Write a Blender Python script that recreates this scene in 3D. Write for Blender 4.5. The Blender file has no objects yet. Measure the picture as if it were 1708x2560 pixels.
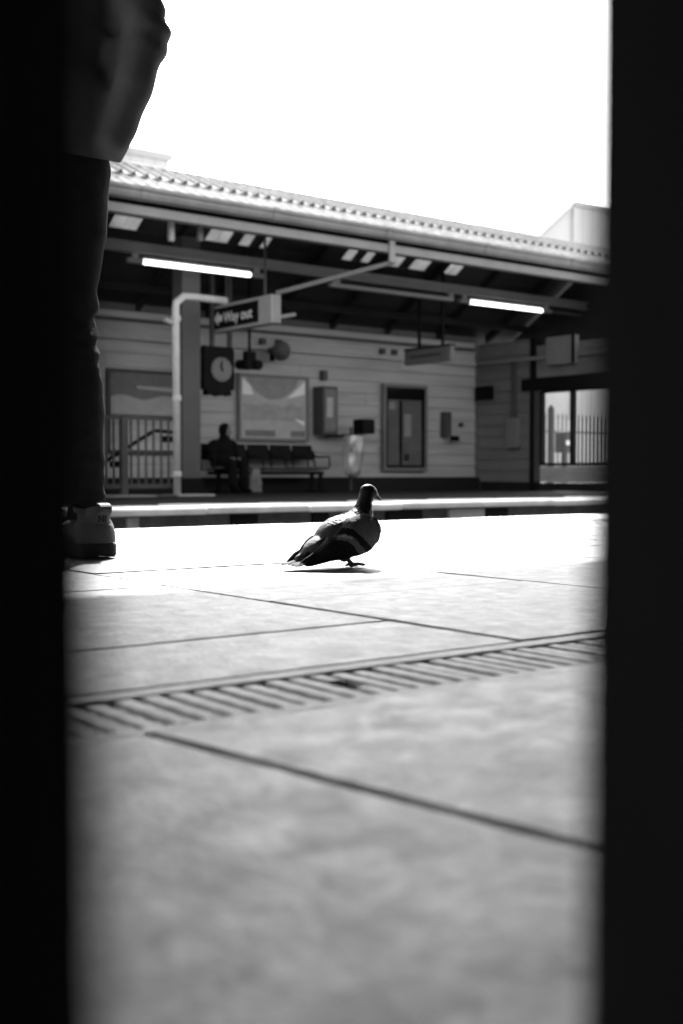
import bpy, bmesh, math, random
from mathutils import Vector, Matrix, noise
random.seed(7)
PI = math.pi
scene = bpy.context.scene
col = scene.collection

# ------------------------------------------------------------------ camera, sky, sun, exposure
CAM_H = 0.19
ANG = math.radians(52.5)                      # view direction measured from the track (X) axis
PITCH = math.atan(97.0 / 2925.0)              # slightly down
F = 2925.0                                    # focal length in photo pixels (1708 x 2560)
cam = bpy.data.cameras.new('camera'); cam_o = bpy.data.objects.new('camera', cam); col.objects.link(cam_o)
V = Vector((math.cos(ANG), math.sin(ANG), 0)); R = Vector((math.sin(ANG), -math.cos(ANG), 0))
FW = (V * math.cos(PITCH) + Vector((0, 0, -math.sin(PITCH)))).normalized()
UP = R.cross(FW).normalized()
cam_o.location = (0, 0, CAM_H)
cam_o.rotation_euler = Matrix((R, UP, -FW)).transposed().to_euler()
cam.sensor_fit = 'VERTICAL'; cam.sensor_height = 36; cam.sensor_width = 24
cam.lens = 36 * F / 2560
cam.clip_start = 0.02; cam.clip_end = 600
cam.dof.use_dof = True; cam.dof.focus_distance = 2.37; cam.dof.aperture_fstop = 4.9
scene.camera = cam_o

SUN_EL, SUN_AZ = math.radians(42), ANG
S = Vector((math.cos(SUN_EL) * math.cos(SUN_AZ), math.cos(SUN_EL) * math.sin(SUN_AZ), math.sin(SUN_EL)))
w = bpy.data.worlds.new('World'); scene.world = w; w.use_nodes = True
nt = w.node_tree; nt.nodes.clear()
sky = nt.nodes.new('ShaderNodeTexSky'); sky.sky_type = 'NISHITA'; sky.sun_disc = False
sky.sun_elevation = SUN_EL; sky.sun_rotation = math.atan2(S.x, S.y); sky.dust_density = 3.0
bw = nt.nodes.new('ShaderNodeRGBToBW'); bg = nt.nodes.new('ShaderNodeBackground'); wo = nt.nodes.new('ShaderNodeOutputWorld')
bg.inputs['Strength'].default_value = 0.15
nt.links.new(sky.outputs[0], bw.inputs[0]); nt.links.new(bw.outputs[0], bg.inputs[0]); nt.links.new(bg.outputs[0], wo.inputs[0])
sl = bpy.data.lights.new('sun', 'SUN'); sl.energy = 2.9; sl.angle = math.radians(0.8); sl.color = (1, 1, 1)
so = bpy.data.objects.new('sun', sl); col.objects.link(so); so.rotation_euler = S.to_track_quat('Z', 'Y').to_euler()
so.location = (0, 0, 30)
scene.view_settings.view_transform = 'Standard'; scene.view_settings.look = 'None'
scene.view_settings.gamma = 1; scene.view_settings.use_curve_mapping = False
scene.view_settings.exposure = 2.55
scene.cycles.use_denoising = True
scene.cycles.max_bounces = 8

# ------------------------------------------------------------------ helpers
def ray(px, py):
    return FW + R * ((px - 854) / F) + UP * ((1280 - py) / F)
def P(px, py, X=None, Y=None, Z=None, D=None):
    """point of the place seen at a photo pixel, on the plane X=, Y=, Z= or at depth D"""
    d = ray(px, py); o = Vector((0, 0, CAM_H))
    if X is not None: t = X / d.x
    elif Y is not None: t = Y / d.y
    elif Z is not None: t = (Z - CAM_H) / d.z
    else: t = D
    return o + d * t

def mat(name, base=0.3, rough=0.7, var=0.15, scale=6.0, bump=0.0, bscale=60.0, metal=0.0, spec=0.4, fine=0.0, rnd=0.0, attr=None, streak=None, alpha=None):
    m = bpy.data.materials.new(name); m.use_nodes = True
    n = m.node_tree.nodes; l = m.node_tree.links
    b = n['Principled BSDF']; b.inputs['Roughness'].default_value = rough; b.inputs['Metallic'].default_value = metal
    b.inputs['Specular IOR Level'].default_value = spec
    tc = n.new('ShaderNodeTexCoord'); mp = n.new('ShaderNodeMapping'); l.new(tc.outputs['Object'], mp.inputs[0])
    if streak: mp.inputs['Scale'].default_value = streak
    oi = n.new('ShaderNodeObjectInfo')
    if rnd:
        vm = n.new('ShaderNodeVectorMath'); vm.operation = 'SCALE'; vm.inputs[3].default_value = 37.0
        cb = n.new('ShaderNodeCombineXYZ')
        for i in range(3): l.new(oi.outputs['Random'], cb.inputs[i])
        l.new(cb.outputs[0], vm.inputs[0]); l.new(vm.outputs[0], mp.inputs['Location'])
    t = n.new('ShaderNodeTexNoise'); t.inputs['Scale'].default_value = scale; t.inputs['Detail'].default_value = 6; t.inputs['Roughness'].default_value = 0.6
    l.new(mp.outputs[0], t.inputs['Vector'])
    mr = n.new('ShaderNodeMapRange'); mr.inputs[1].default_value = 0.28; mr.inputs[2].default_value = 0.72
    mr.inputs[3].default_value = base * (1 - var); mr.inputs[4].default_value = base * (1 + var)
    l.new(t.outputs['Fac'], mr.inputs[0])
    out = mr.outputs[0]
    def mul(a, lo, hi, src):
        k = n.new('ShaderNodeMapRange'); k.inputs[3].default_value = lo; k.inputs[4].default_value = hi; l.new(src, k.inputs[0])
        mm = n.new('ShaderNodeMath'); mm.operation = 'MULTIPLY'; l.new(a, mm.inputs[0]); l.new(k.outputs[0], mm.inputs[1]); return mm.outputs[0]
    if fine:
        t2 = n.new('ShaderNodeTexNoise'); t2.inputs['Scale'].default_value = bscale * 2.2; t2.inputs['Detail'].default_value = 3
        l.new(mp.outputs[0], t2.inputs['Vector']); out = mul(out, 1 - fine, 1 + fine, t2.outputs['Fac'])
    if rnd: out = mul(out, 1 - rnd, 1 + rnd, oi.outputs['Random'])
    if attr:
        at = n.new('ShaderNodeAttribute'); at.attribute_name = attr
        mm = n.new('ShaderNodeMath'); mm.operation = 'MULTIPLY'; l.new(out, mm.inputs[0]); l.new(at.outputs['Fac'], mm.inputs[1]); out = mm.outputs[0]
    cc = n.new('ShaderNodeCombineColor')
    for i in range(3): l.new(out, cc.inputs[i])
    l.new(cc.outputs[0], b.inputs['Base Color'])
    if bump:
        t3 = n.new('ShaderNodeTexNoise'); t3.inputs['Scale'].default_value = bscale; t3.inputs['Detail'].default_value = 5
        l.new(mp.outputs[0], t3.inputs['Vector'])
        bp = n.new('ShaderNodeBump'); bp.inputs['Strength'].default_value = 1.0; bp.inputs['Distance'].default_value = bump
        l.new(t3.outputs['Fac'], bp.inputs['Height']); l.new(bp.outputs[0], b.inputs['Normal'])
    if alpha is not None:
        b.inputs['Alpha'].default_value = alpha
    return m

def glass_mat(name, tint=0.9, rough=0.02):
    m = bpy.data.materials.new(name); m.use_nodes = True
    n = m.node_tree.nodes; l = m.node_tree.links; n.clear()
    o = n.new('ShaderNodeOutputMaterial'); tr = n.new('ShaderNodeBsdfTransparent'); tr.inputs[0].default_value = (tint, tint, tint, 1)
    gl = n.new('ShaderNodeBsdfGlossy'); gl.inputs['Roughness'].default_value = rough
    mx = n.new('ShaderNodeMixShader'); mx.inputs[0].default_value = .05
    l.new(tr.outputs[0], mx.inputs[1]); l.new(gl.outputs[0], mx.inputs[2]); l.new(mx.outputs[0], o.inputs[0])
    return m
def emit_mat(name, s):
    m = bpy.data.materials.new(name); m.use_nodes = True
    b = m.node_tree.nodes['Principled BSDF']; b.inputs['Base Color'].default_value = (.8, .8, .8, 1)
    b.inputs['Emission Color'].default_value = (1, 1, 1, 1); b.inputs['Emission Strength'].default_value = s
    return m
def transl_mat(name, base, t):
    m = bpy.data.materials.new(name); m.use_nodes = True
    n = m.node_tree.nodes; l = m.node_tree.links; n.clear()
    o = n.new('ShaderNodeOutputMaterial'); d = n.new('ShaderNodeBsdfDiffuse'); tr = n.new('ShaderNodeBsdfTranslucent'); mx = n.new('ShaderNodeMixShader')
    tc = n.new('ShaderNodeTexCoord'); ns = n.new('ShaderNodeTexNoise'); ns.inputs['Scale'].default_value = 5; ns.inputs['Detail'].default_value = 5
    l.new(tc.outputs['Object'], ns.inputs['Vector'])
    mr = n.new('ShaderNodeMapRange'); mr.inputs[3].default_value = base * .55; mr.inputs[4].default_value = base * 1.25; l.new(ns.outputs[0], mr.inputs[0])
    cc = n.new('ShaderNodeCombineColor')
    for i in range(3): l.new(mr.outputs[0], cc.inputs[i])
    l.new(cc.outputs[0], d.inputs[0]); l.new(cc.outputs[0], tr.inputs[0]); mx.inputs[0].default_value = t
    l.new(d.outputs[0], mx.inputs[1]); l.new(tr.outputs[0], mx.inputs[2]); l.new(mx.outputs[0], o.inputs[0])
    return m

def tag(o, label=None, cat=None, group=None, kind=None):
    if label: o['label'] = label
    if cat: o['category'] = cat
    if group: o['group'] = group
    if kind: o['kind'] = kind
    return o
def empty(name, loc, label=None, cat=None, group=None, kind=None):
    o = bpy.data.objects.new(name, None); o.empty_display_size = .1; col.objects.link(o); o.location = loc
    return tag(o, label, cat, group, kind)
def root_loc(o):
    v = Vector((0, 0, 0))
    while o: v = v + Vector(o.location); o = o.parent
    return v
def link(name, me, m, parent, loc=None):
    o = bpy.data.objects.new(name, me); col.objects.link(o)
    if m: me.materials.append(m) if not me.materials else None
    if parent: o.parent = parent
    if loc is not None: o.location = loc
    return o

class MB:
    def __init__(s): s.v = []; s.f = []
    def add(s, vs, fs):
        k = len(s.v); s.v += [tuple(v) for v in vs]; s.f += [tuple(i + k for i in f) for f in fs]; return s
    def hexa(s, p): return s.add(p, [(0, 3, 2, 1), (4, 5, 6, 7), (0, 1, 5, 4), (1, 2, 6, 5), (2, 3, 7, 6), (3, 0, 4, 7)])
    def box(s, x0, x1, y0, y1, z0, z1):
        x0, x1 = min(x0, x1), max(x0, x1); y0, y1 = min(y0, y1), max(y0, y1); z0, z1 = min(z0, z1), max(z0, z1)
        return s.hexa([(x0, y0, z0), (x1, y0, z0), (x1, y1, z0), (x0, y1, z0), (x0, y0, z1), (x1, y0, z1), (x1, y1, z1), (x0, y1, z1)])
    def bar(s, a, b, wd, ht, upv=(0, 0, 1)):
        a, b = Vector(a), Vector(b); d = (b - a).normalized(); u = Vector(upv)
        sd = d.cross(u)
        if sd.length < 1e-4: sd = d.cross(Vector((1, 0, 0)))
        sd.normalize(); u = sd.cross(d); sd = sd * wd / 2; u = u * ht / 2
        return s.hexa([a - sd - u, a + sd - u, b + sd - u, b - sd - u, a - sd + u, a + sd + u, b + sd + u, b - sd + u])
    def tube(s, path, r, n=10, cap=True):
        path = [Vector(p) for p in path]; rs = r if isinstance(r, (list, tuple)) else [r] * len(path)
        rings = []; prev = None
        for i, p in enumerate(path):
            a = path[max(i - 1, 0)]; b = path[min(i + 1, len(path) - 1)]; d = (b - a).normalized()
            if prev is None:
                q = Vector((0, 0, 1)) if abs(d.z) < .9 else Vector((1, 0, 0))
                sd = d.cross(q).normalized()
            else:
                sd = (prev - d * prev.dot(d)).normalized()
            prev = sd; u = sd.cross(d)
            rings.append([p + (sd * math.cos(2 * PI * k / n) + u * math.sin(2 * PI * k / n)) * rs[i] for k in range(n)])
        vs = [v for rg in rings for v in rg]; fs = []
        for i in range(len(rings) - 1):
            for k in range(n):
                k2 = (k + 1) % n; fs.append((i * n + k, i * n + k2, (i + 1) * n + k2, (i + 1) * n + k))
        if cap: fs += [tuple(range(n - 1, -1, -1)), tuple((len(rings) - 1) * n + k for k in range(n))]
        return s.add(vs, fs)
    def prism(s, pts, ext):
        """closed polygon extruded by vector ext"""
        n = len(pts); e = Vector(ext); a = [Vector(p) for p in pts]
        return s.add(a + [p + e for p in a], [tuple(range(n - 1, -1, -1)), tuple(range(n, 2 * n))] + [(i, (i + 1) % n, n + (i + 1) % n, n + i) for i in range(n)])
    def disc(s, c, nrm, r, th, n=28, rx=1.0):
        nrm = Vector(nrm).normalized(); q = Vector((0, 0, 1)) if abs(nrm.z) < .9 else Vector((1, 0, 0))
        a = nrm.cross(q).normalized(); b = a.cross(nrm); c = Vector(c)
        return s.prism([c + (a * math.cos(2 * PI * k / n) * rx + b * math.sin(2 * PI * k / n)) * r for k in range(n)], nrm * th)
    def build(s, name, m=None, parent=None, smooth=False, bevel=0.0, seg=2):
        off = root_loc(parent) if parent else Vector((0, 0, 0))
        me = bpy.data.meshes.new(name); me.from_pydata([tuple(Vector(v) - off) for v in s.v], [], s.f); me.update()
        bm = bmesh.new(); bm.from_mesh(me); bmesh.ops.recalc_face_normals(bm, faces=bm.faces)
        if bevel > 0:
            es = [e for e in bm.edges if len(e.link_faces) == 2 and e.calc_face_angle(0) > .5]
            bmesh.ops.bevel(bm, geom=es, offset=bevel, segments=seg, profile=.7, affect='EDGES', clamp_overlap=True)
        bm.to_mesh(me); bm.free()
        if smooth:
            me.polygons.foreach_set('use_smooth', [True] * len(me.polygons))
        me.materials.append(m) if m else None
        o = bpy.data.objects.new(name, me); col.objects.link(o)
        if parent: o.parent = parent
        return o

def top_level(mb, name, m, label, cat, group=None, kind=None, **k):
    """a one-mesh thing whose origin is moved to its base centre"""
    xs = [v[0] for v in mb.v]; ys = [v[1] for v in mb.v]; zs = [v[2] for v in mb.v]
    c = Vector(((min(xs) + max(xs)) / 2, (min(ys) + max(ys)) / 2, min(zs)))
    mb.v = [tuple(Vector(v) - c) for v in mb.v]
    o = mb.build(name, m, None, **k); o.location = c
    return tag(o, label, cat, group, kind)

def organic(name, blobs, voxel, m, parent, smooth=6, fac=.5, fn=None, tone=None, cuts=()):
    """one continuous skin grown over tapered limbs and ellipsoids; fn(co, normal) -> offset along the normal"""
    off = root_loc(parent) if parent else Vector((0, 0, 0))
    bm = bmesh.new()
    for bl in blobs:
        b2 = bmesh.new()
        if bl[0] == 'c':
            _, a, b, r0, r1 = bl
            for p, r in ((a, r0), (b, r1)):
                bmesh.ops.create_icosphere(b2, subdivisions=3, radius=r, matrix=Matrix.Translation(Vector(p)))
            rr = bmesh.ops.convex_hull(b2, input=b2.verts)
            kill = [g for g in rr['geom_interior'] if isinstance(g, bmesh.types.BMVert)]
            bmesh.ops.delete(b2, geom=kill, context='VERTS')
        else:
            _, c, rad, rot = bl
            mm = Matrix.Translation(Vector(c)) @ rot.to_4x4() @ Matrix.Diagonal((rad[0], rad[1], rad[2], 1))
            bmesh.ops.create_icosphere(b2, subdivisions=4, radius=1, matrix=mm)
        t = bpy.data.meshes.new('t'); b2.to_mesh(t); b2.free(); bm.from_mesh(t); bpy.data.meshes.remove(t)
    me = bpy.data.meshes.new(name + '_raw'); bm.to_mesh(me); bm.free()
    o = bpy.data.objects.new(name, me); col.objects.link(o)
    md = o.modifiers.new('r', 'REMESH'); md.mode = 'VOXEL'; md.voxel_size = voxel; md.use_smooth_shade = True
    if smooth:
        sm = o.modifiers.new('s', 'SMOOTH'); sm.iterations = smooth; sm.factor = fac
    dg = bpy.context.evaluated_depsgraph_get(); dg.update()
    new = bpy.data.meshes.new_from_object(o.evaluated_get(dg)); new.name = name
    o.modifiers.clear(); o.data = new; bpy.data.meshes.remove(me)
    bm = bmesh.new(); bm.from_mesh(new)
    for pco, pno in cuts:
        rs = bmesh.ops.bisect_plane(bm, geom=bm.verts[:] + bm.edges[:] + bm.faces[:], plane_co=Vector(pco), plane_no=Vector(pno), clear_outer=True)
    bm.normal_update()
    if fn:
        nv = [(v, fn(v.co, v.normal)) for v in bm.verts]
        for v, k in nv: v.co += v.normal * k
    for v in bm.verts: v.co -= off
    bm.to_mesh(new); bm.free()
    new.polygons.foreach_set('use_smooth', [True] * len(new.polygons))
    if tone:
        at = new.attributes.new('tone', 'FLOAT', 'POINT')
        at.data.foreach_set('value', [tone(v.co + off) for v in new.vertices])
    new.materials.clear(); new.materials.append(m)
    if parent: o.parent = parent
    return o

def text_mesh(body, size, origin, xdir, updir, m, parent, name='lettering', depth=.002, align='LEFT'):
    cu = bpy.data.curves.new('txt', 'FONT'); cu.body = body; cu.size = size; cu.extrude = depth; cu.align_x = align; cu.offset = size * .012
    o = bpy.data.objects.new('txt', cu); col.objects.link(o)
    dg = bpy.context.evaluated_depsgraph_get(); dg.update()
    me = bpy.data.meshes.new_from_object(o.evaluated_get(dg)); me.name = name
    bpy.data.objects.remove(o); bpy.data.curves.remove(cu)
    x = Vector(xdir).normalized(); u = Vector(updir).normalized(); z = x.cross(u)
    M = Matrix((x, u, z)).transposed().to_4x4(); M.translation = Vector(origin) - (root_loc(parent) if parent else Vector())
    me.transform(M); me.materials.clear(); me.materials.append(m)
    o = bpy.data.objects.new(name, me); col.objects.link(o); o.parent = parent
    return o

# ------------------------------------------------------------------ materials
M_SLAB = mat('concrete_paving', .098, .55, .17, 9, bump=.0014, bscale=120, fine=.34, rnd=.14, spec=.34)
M_TACT = mat('tactile_paving', .3, .75, .15, 7, bump=.001, bscale=90, fine=.15, rnd=.05)
M_COPE = mat('coping_paint', .5, .6, .16, 5, bump=.002, bscale=30, rnd=.06, fine=.12)
M_MORTAR = mat('joint_dirt', .05, .95, .4, 30, bump=.002, bscale=80)
M_JOINT = mat('joint_mortar', .09, .95, .5, 30, bump=.002, bscale=80, spec=.05)
M_PIT = mat('drain_dark', .004, .95, spec=0)
M_GRATE = mat('galvanised_grate', .32, .65, .4, 25, bump=.0004, bscale=150, metal=.0, spec=.25)
M_BALLAST = mat('ballast', .09, .95, .6, 14, bump=.05, bscale=14)
M_RAIL = mat('rail_steel', .12, .45, .3, 5, metal=.7)
M_BRICK = mat('platform_wall_brick', .09, .9, .5, 3.0, bump=.01, bscale=20)
M_DECK = mat('asphalt_deck', .014, .9, .25, 3, bump=.003, bscale=50, spec=.1)
M_POST = mat('black_painted_steel', .011, .9, .3, 5, bump=.0006, bscale=25, spec=.0)
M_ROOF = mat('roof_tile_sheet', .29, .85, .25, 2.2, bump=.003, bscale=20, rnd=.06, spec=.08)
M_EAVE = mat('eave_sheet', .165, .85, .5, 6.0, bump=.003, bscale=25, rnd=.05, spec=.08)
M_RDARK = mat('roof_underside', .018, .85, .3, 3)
M_RAFT = mat('rafter_paint', .02, .8, .2, 3, spec=.1)
M_COLM = mat('column_paint', .085, .6, .1, 3, spec=.2)
M_STEEL = mat('grey_painted_steel', .22, .6, .12, 3)
M_STEELD = mat('dark_painted_steel', .05, .6, .2, 3)
M_GUT = mat('gutter_iron', .20, .6, .2, 3)
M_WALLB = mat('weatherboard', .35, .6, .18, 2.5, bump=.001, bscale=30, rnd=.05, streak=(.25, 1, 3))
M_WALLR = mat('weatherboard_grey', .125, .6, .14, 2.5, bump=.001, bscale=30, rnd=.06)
M_WALLBASE = mat('wall_backing', .1, .9)
M_PLINTH = mat('plinth_black', .012, .7, .2, spec=.15)
M_BLACK = mat('black_enamel', .004, .6, .1, spec=.1)
M_WHITE = mat('white_enamel', .75, .45, .06)
M_LGREY = mat('light_grey_enamel', .34, .5, .08)
M_MGREY = mat('mid_grey_enamel', .14, .5, .1)
M_TUBE = emit_mat('lit_tube', .8)
M_SKYL = transl_mat('skylight_sheet', .40, .5)
M_GLASS = glass_mat('window_glass', .92)
M_DGLASS = mat('dark_glazing', .05, .12, .6, 3, spec=.6)
M_CONC = mat('old_concrete', .30, .9, .25, 6, bump=.003, bscale=40)
M_PIPE = mat('pipe_paint', .5, .5, .15, 6, bump=.0006, bscale=30)
M_PAPER = mat('poster_paper', .34, .5, .12, 5)
M_PAPERL = mat('poster_white', .72, .5, .05, 5)
M_PAPERD = mat('poster_ink', .14, .5, .2, 6)
M_PAPERM = mat('poster_midtone', .13, .5, .15, 6)
M_CLOTH = mat('black_cloth', .007, .95, .3, 10, bump=.004, bscale=20, spec=.1)
M_SKIN = mat('skin', .17, .55, .06, 20)
M_JACKET = mat('jacket_cloth', .15, .85, .15, 12, bump=.0012, bscale=25, spec=.15)
M_DENIM = mat('trouser_cloth', .055, .9, .2, 30, bump=.0012, bscale=120, spec=.05)
M_SHOE = mat('shoe_leather', .17, .6, .1, 20, bump=.0004, bscale=200, spec=.3)
M_SOLE = mat('shoe_rubber', .022, .7, .12, 30, spec=.3)
M_SOCK = mat('sock_knit', .06, .9, .15, 60, bump=.0006, bscale=300)
M_HAIR = mat('dark_hair', .015, .6, .3, 50)
M_PALE = mat('pale_cladding', .52, .7, .05, .6)
M_PALER = mat('pale_roofing', .42, .7, .05, .6)
M_GROUND = mat('ground_gravel', .28, .95, .3, 2)
M_PAVE = mat('yard_paving', .42, .9, .15, 2)
M_FENCE = mat('fence_steel', .10, .6, .15)
M_BAG = glass_mat('thin_plastic', .8, .3); M_BAG.node_tree.nodes['Mix Shader'].inputs[0].default_value = .3
M_BAG2 = mat('carrier_plastic', .10, .4, .3, 14, bump=.006, bscale=18)

def worn(m, rlo=.45, rhi=.75, spots=.35):
    """blotches of polish and grime, fine grit and trodden gum spots on paving"""
    n = m.node_tree.nodes; l = m.node_tree.links; b = n['Principled BSDF']
    tc = n.new('ShaderNodeTexCoord'); oi = n.new('ShaderNodeObjectInfo'); vm = n.new('ShaderNodeVectorMath'); vm.operation = 'ADD'
    l.new(tc.outputs['Object'], vm.inputs[0]); l.new(oi.outputs['Random'], vm.inputs[1])
    a = n.new('ShaderNodeTexNoise'); a.inputs['Scale'].default_value = 30; a.inputs['Detail'].default_value = 8; a.inputs['Roughness'].default_value = .7; a.inputs['Distortion'].default_value = .6
    l.new(vm.outputs[0], a.inputs['Vector'])
    r = n.new('ShaderNodeMapRange'); r.inputs[1].default_value = .3; r.inputs[2].default_value = .7; r.inputs[3].default_value = rlo; r.inputs[4].default_value = rhi
    l.new(a.outputs['Fac'], r.inputs[0]); l.new(r.outputs[0], b.inputs['Roughness'])
    vo = n.new('ShaderNodeTexVoronoi'); vo.inputs['Scale'].default_value = 7.0; l.new(vm.outputs[0], vo.inputs['Vector'])
    sp = n.new('ShaderNodeMapRange'); sp.inputs[1].default_value = .05; sp.inputs[2].default_value = .10; sp.inputs[3].default_value = 1 - spots; sp.inputs[4].default_value = 1.0
    l.new(vo.outputs['Distance'], sp.inputs[0])
    k = n.new('ShaderNodeMapRange'); k.inputs[1].default_value = .3; k.inputs[2].default_value = .7; k.inputs[3].default_value = 1.08; k.inputs[4].default_value = .92; l.new(a.outputs['Fac'], k.inputs[0])
    m1 = n.new('ShaderNodeMath'); m1.operation = 'MULTIPLY'; l.new(sp.outputs[0], m1.inputs[0]); l.new(k.outputs[0], m1.inputs[1])
    old = b.inputs['Base Color'].links[0].from_socket
    mx = n.new('ShaderNodeVectorMath'); mx.operation = 'SCALE'; l.new(old, mx.inputs[0]); l.new(m1.outputs[0], mx.inputs[3]); l.new(mx.outputs[0], b.inputs['Base Color'])
worn(M_SLAB, .47, .66); worn(M_TACT, .5, .8, .2)
# ------------------------------------------------------------------ setting: ground, tracks, platforms
FLOOR = CAM_H - .327                           # top of the platform across the tracks
EDGE_N, EDGE_F = 3.62, 9.6
g = MB().add([(-150, -60, -1.3), (250, -60, -1.3), (250, 250, -1.3), (-150, 250, -1.3)], [(0, 1, 2, 3)])
tag(g.build('ground', M_GROUND), kind='structure')
# track bed: a lumpy sheet of ballast between the platform walls
tb = MB(); nx, ny = 170, 28
vs = []
for j in range(ny + 1):
    for i in range(nx + 1):
        x = -14 + 54 * i / nx; y = EDGE_N + .16 + (EDGE_F - EDGE_N - .26) * j / ny
        vs.append((x, y, -.98 + .05 * noise.noise(Vector((x * 3.1, y * 3.1, 0))) + random.uniform(-.02, .02)))
tb.add(vs, [(j * (nx + 1) + i, j * (nx + 1) + i + 1, (j + 1) * (nx + 1) + i + 1, (j + 1) * (nx + 1) + i) for j in range(ny) for i in range(nx)])
bed = tag(tb.build('track_bed', M_BALLAST), kind='structure')
for y in (4.35, 5.785, 7.435, 8.87):
    MB().box(-14, 40, y - .035, y + .035, -.93, -.80).build('rail', M_RAIL, bed)

# near platform
pl = MB().box(-14, 40, -8, EDGE_N - .05, -1.28, -.10)
near = tag(pl.build('platform_near', M_MORTAR), kind='structure')
MB().box(-14, 40, EDGE_N - .045, EDGE_N - .02, -1.25, -.05).build('platform_wall', M_BRICK, near)

def slab(pts, top, m, name, thick=.09, ch=.0025, jit=.0008, step=.035, extra=None, parent=near):
    """a paving slab: outline with slightly worn edges, chamfer, sides"""
    pts = [Vector(p) for p in pts]; out = []; c = sum(pts, Vector((0, 0))) / len(pts)
    for i in range(len(pts)):
        a, b = pts[i], pts[(i + 1) % len(pts)]; k = max(1, min(40, int((b - a).length / step)))
        for j in range(k):
            p = a.lerp(b, j / k); nrm = Vector(((b - a).y, -(b - a).x)).normalized()
            if j: p = p + nrm * (random.uniform(-jit, jit) - (jit * 4 if random.random() < .03 else 0))
            out.append(p)
    n = len(out); mb = MB()
    def inset(p, d):
        v = (c - p); return p + Vector((math.copysign(min(d, abs(v.x)), v.x), math.copysign(min(d, abs(v.y)), v.y)))
    vs = [(p.x, p.y, top - thick) for p in out] + [(p.x, p.y, top - ch) for p in out] + [(*inset(p, ch), top) for p in out]
    fs = []
    for r in range(2):
        for i in range(n):
            i2 = (i + 1) % n; fs.append((r * n + i, r * n + i2, (r + 1) * n + i2, (r + 1) * n + i))
    fs.append(tuple(2 * n + i for i in range(n)))
    mb.add(vs, fs)
    if extra: extra(mb, top)
    return mb.build(name, m, parent)
G = .0022                                       # half a joint
CH_N, CH_F = .772, .918                         # drain channel
W0 = .97; CW = .545
slabs = 0
for k in range(-5, 24):
    x0 = W0 + CW * k; x1 = x0 + CW
    offs = 1.164 if k % 2 else 1.445
    if k == 0: offs = 1.445
    ys = [CH_F + .008]
    y = offs - .589
    while y < 2.70:
        if y > CH_F + .12: ys.append(y)
        y += .589
    ys.append(2.75)
    for a, b in zip(ys[:-1], ys[1:]):
        slab([(x0 + G, a + G), (x1 - G, a + G), (x1 - G, b - G), (x0 + G, b - G)], random.uniform(-.0015, .001), M_SLAB, 'paving_slab')
# slabs in front of the drain: joints run slightly askew
SK = (.46 - .405) / (.754 - .382)
def skx(xr, y): return xr + (.754 - y) * SK
for k in range(-3, 12):
    xa, xb = .405 + .9 * (k), .405 + .9 * (k + 1)
    for (ya, yb) in ((.0, CH_N - .004), (-1.2, .0), (-2.4, -1.2)):
        if k > 7 and ya < -1: continue
        yb2 = yb - .006
        slab([(skx(xa, ya) + .003, ya + .003), (skx(xb, ya) - .003, ya + .003), (skx(xb, yb2) - .003, yb2), (skx(xa, yb2) + .003, yb2)],
             random.uniform(-.0015, .001), M_SLAB, 'paving_slab')
MB().box(-4, 16, -2.6, CH_N - .008, -.099, -.0045).build('joint_mortar', M_JOINT, near)
MB().box(-4, 16, CH_F + .006, EDGE_N - .06, -.099, -.0055).build('joint_mortar', M_JOINT, near)
# tactile slabs with blisters, then coping stones at the edge
TS = .40
def blisters(x0, y0):
    def f(mb, top):
        for i in range(6):
            for j in range(6):
                cx, cy = x0 + (i + .5) * TS / 6, y0 + (j + .5) * TS / 6
                n = 8; vs = [(cx + .0125 * math.cos(2 * PI * q / n), cy + .0125 * math.sin(2 * PI * q / n), top) for q in range(n)] + \
                            [(cx + .008 * math.cos(2 * PI * q / n), cy + .008 * math.sin(2 * PI * q / n), top + .0025) for q in range(n)]
                mb.add(vs, [(q, (q + 1) % n, n + (q + 1) % n, n + q) for q in range(n)] + [tuple(range(n, 2 * n))])
    return f
for k in range(-4, 28):
    x0 = .1 + TS * k
    slab([(x0 + G, 2.75 + G), (x0 + TS - G, 2.75 + G), (x0 + TS - G, 3.15 - G), (x0 + G, 3.15 - G)], random.uniform(-.0015, .0005), M_TACT, 'tactile_slab', extra=blisters(x0, 2.75))
for k in range(-2, 15):
    x0 = -.2 + .9 * k
    slab([(x0 + .004, 3.154), (x0 + .896, 3.154), (x0 + .896, EDGE_N), (x0 + .004, EDGE_N)], random.uniform(-.001, .002), M_COPE, 'coping_stone', thick=.09, ch=.008, step=.06, jit=.002)

# far platform
fp = MB().box(-14, 40, EDGE_F + .18, 30, -1.28, FLOOR)
far = tag(fp.build('platform_far', M_DECK), kind='structure')
MB().box(-14, 40, EDGE_F + .12, EDGE_F + .175, -1.27, FLOOR - .06).build('platform_wall', M_BRICK, far)
random.seed(11)
for k in range(-8, 24):
    x0 = -.35 + 1.22 * k
    slab([(x0 + .007, EDGE_F + random.uniform(-.012, .012)), (x0 + 1.213, EDGE_F + random.uniform(-.012, .012)), (x0 + 1.213, EDGE_F + .6), (x0 + .007, EDGE_F + 1.0)],
         FLOOR + .012 + random.uniform(-.006, .006), M_COPE, 'coping_stone', thick=.07, ch=.02, step=.15, jit=.006, parent=far)
# odd bits fixed to the wall under the far coping: cable brackets and pale patched bricks
for (px, wd, m) in ((1010, .5, M_BLACK), (1165, .55, M_LGREY), (1240, .35, M_BLACK), (330, .12, M_CONC), (610, .3, M_BLACK), (800, .2, M_BLACK)):
    p = P(px, 1296, Y=EDGE_F + .1)
    MB().box(p.x - wd / 2, p.x + wd / 2, EDGE_F + .075, EDGE_F + .117, FLOOR - .19, FLOOR - .08).build('patched_brick', m, far)
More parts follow.
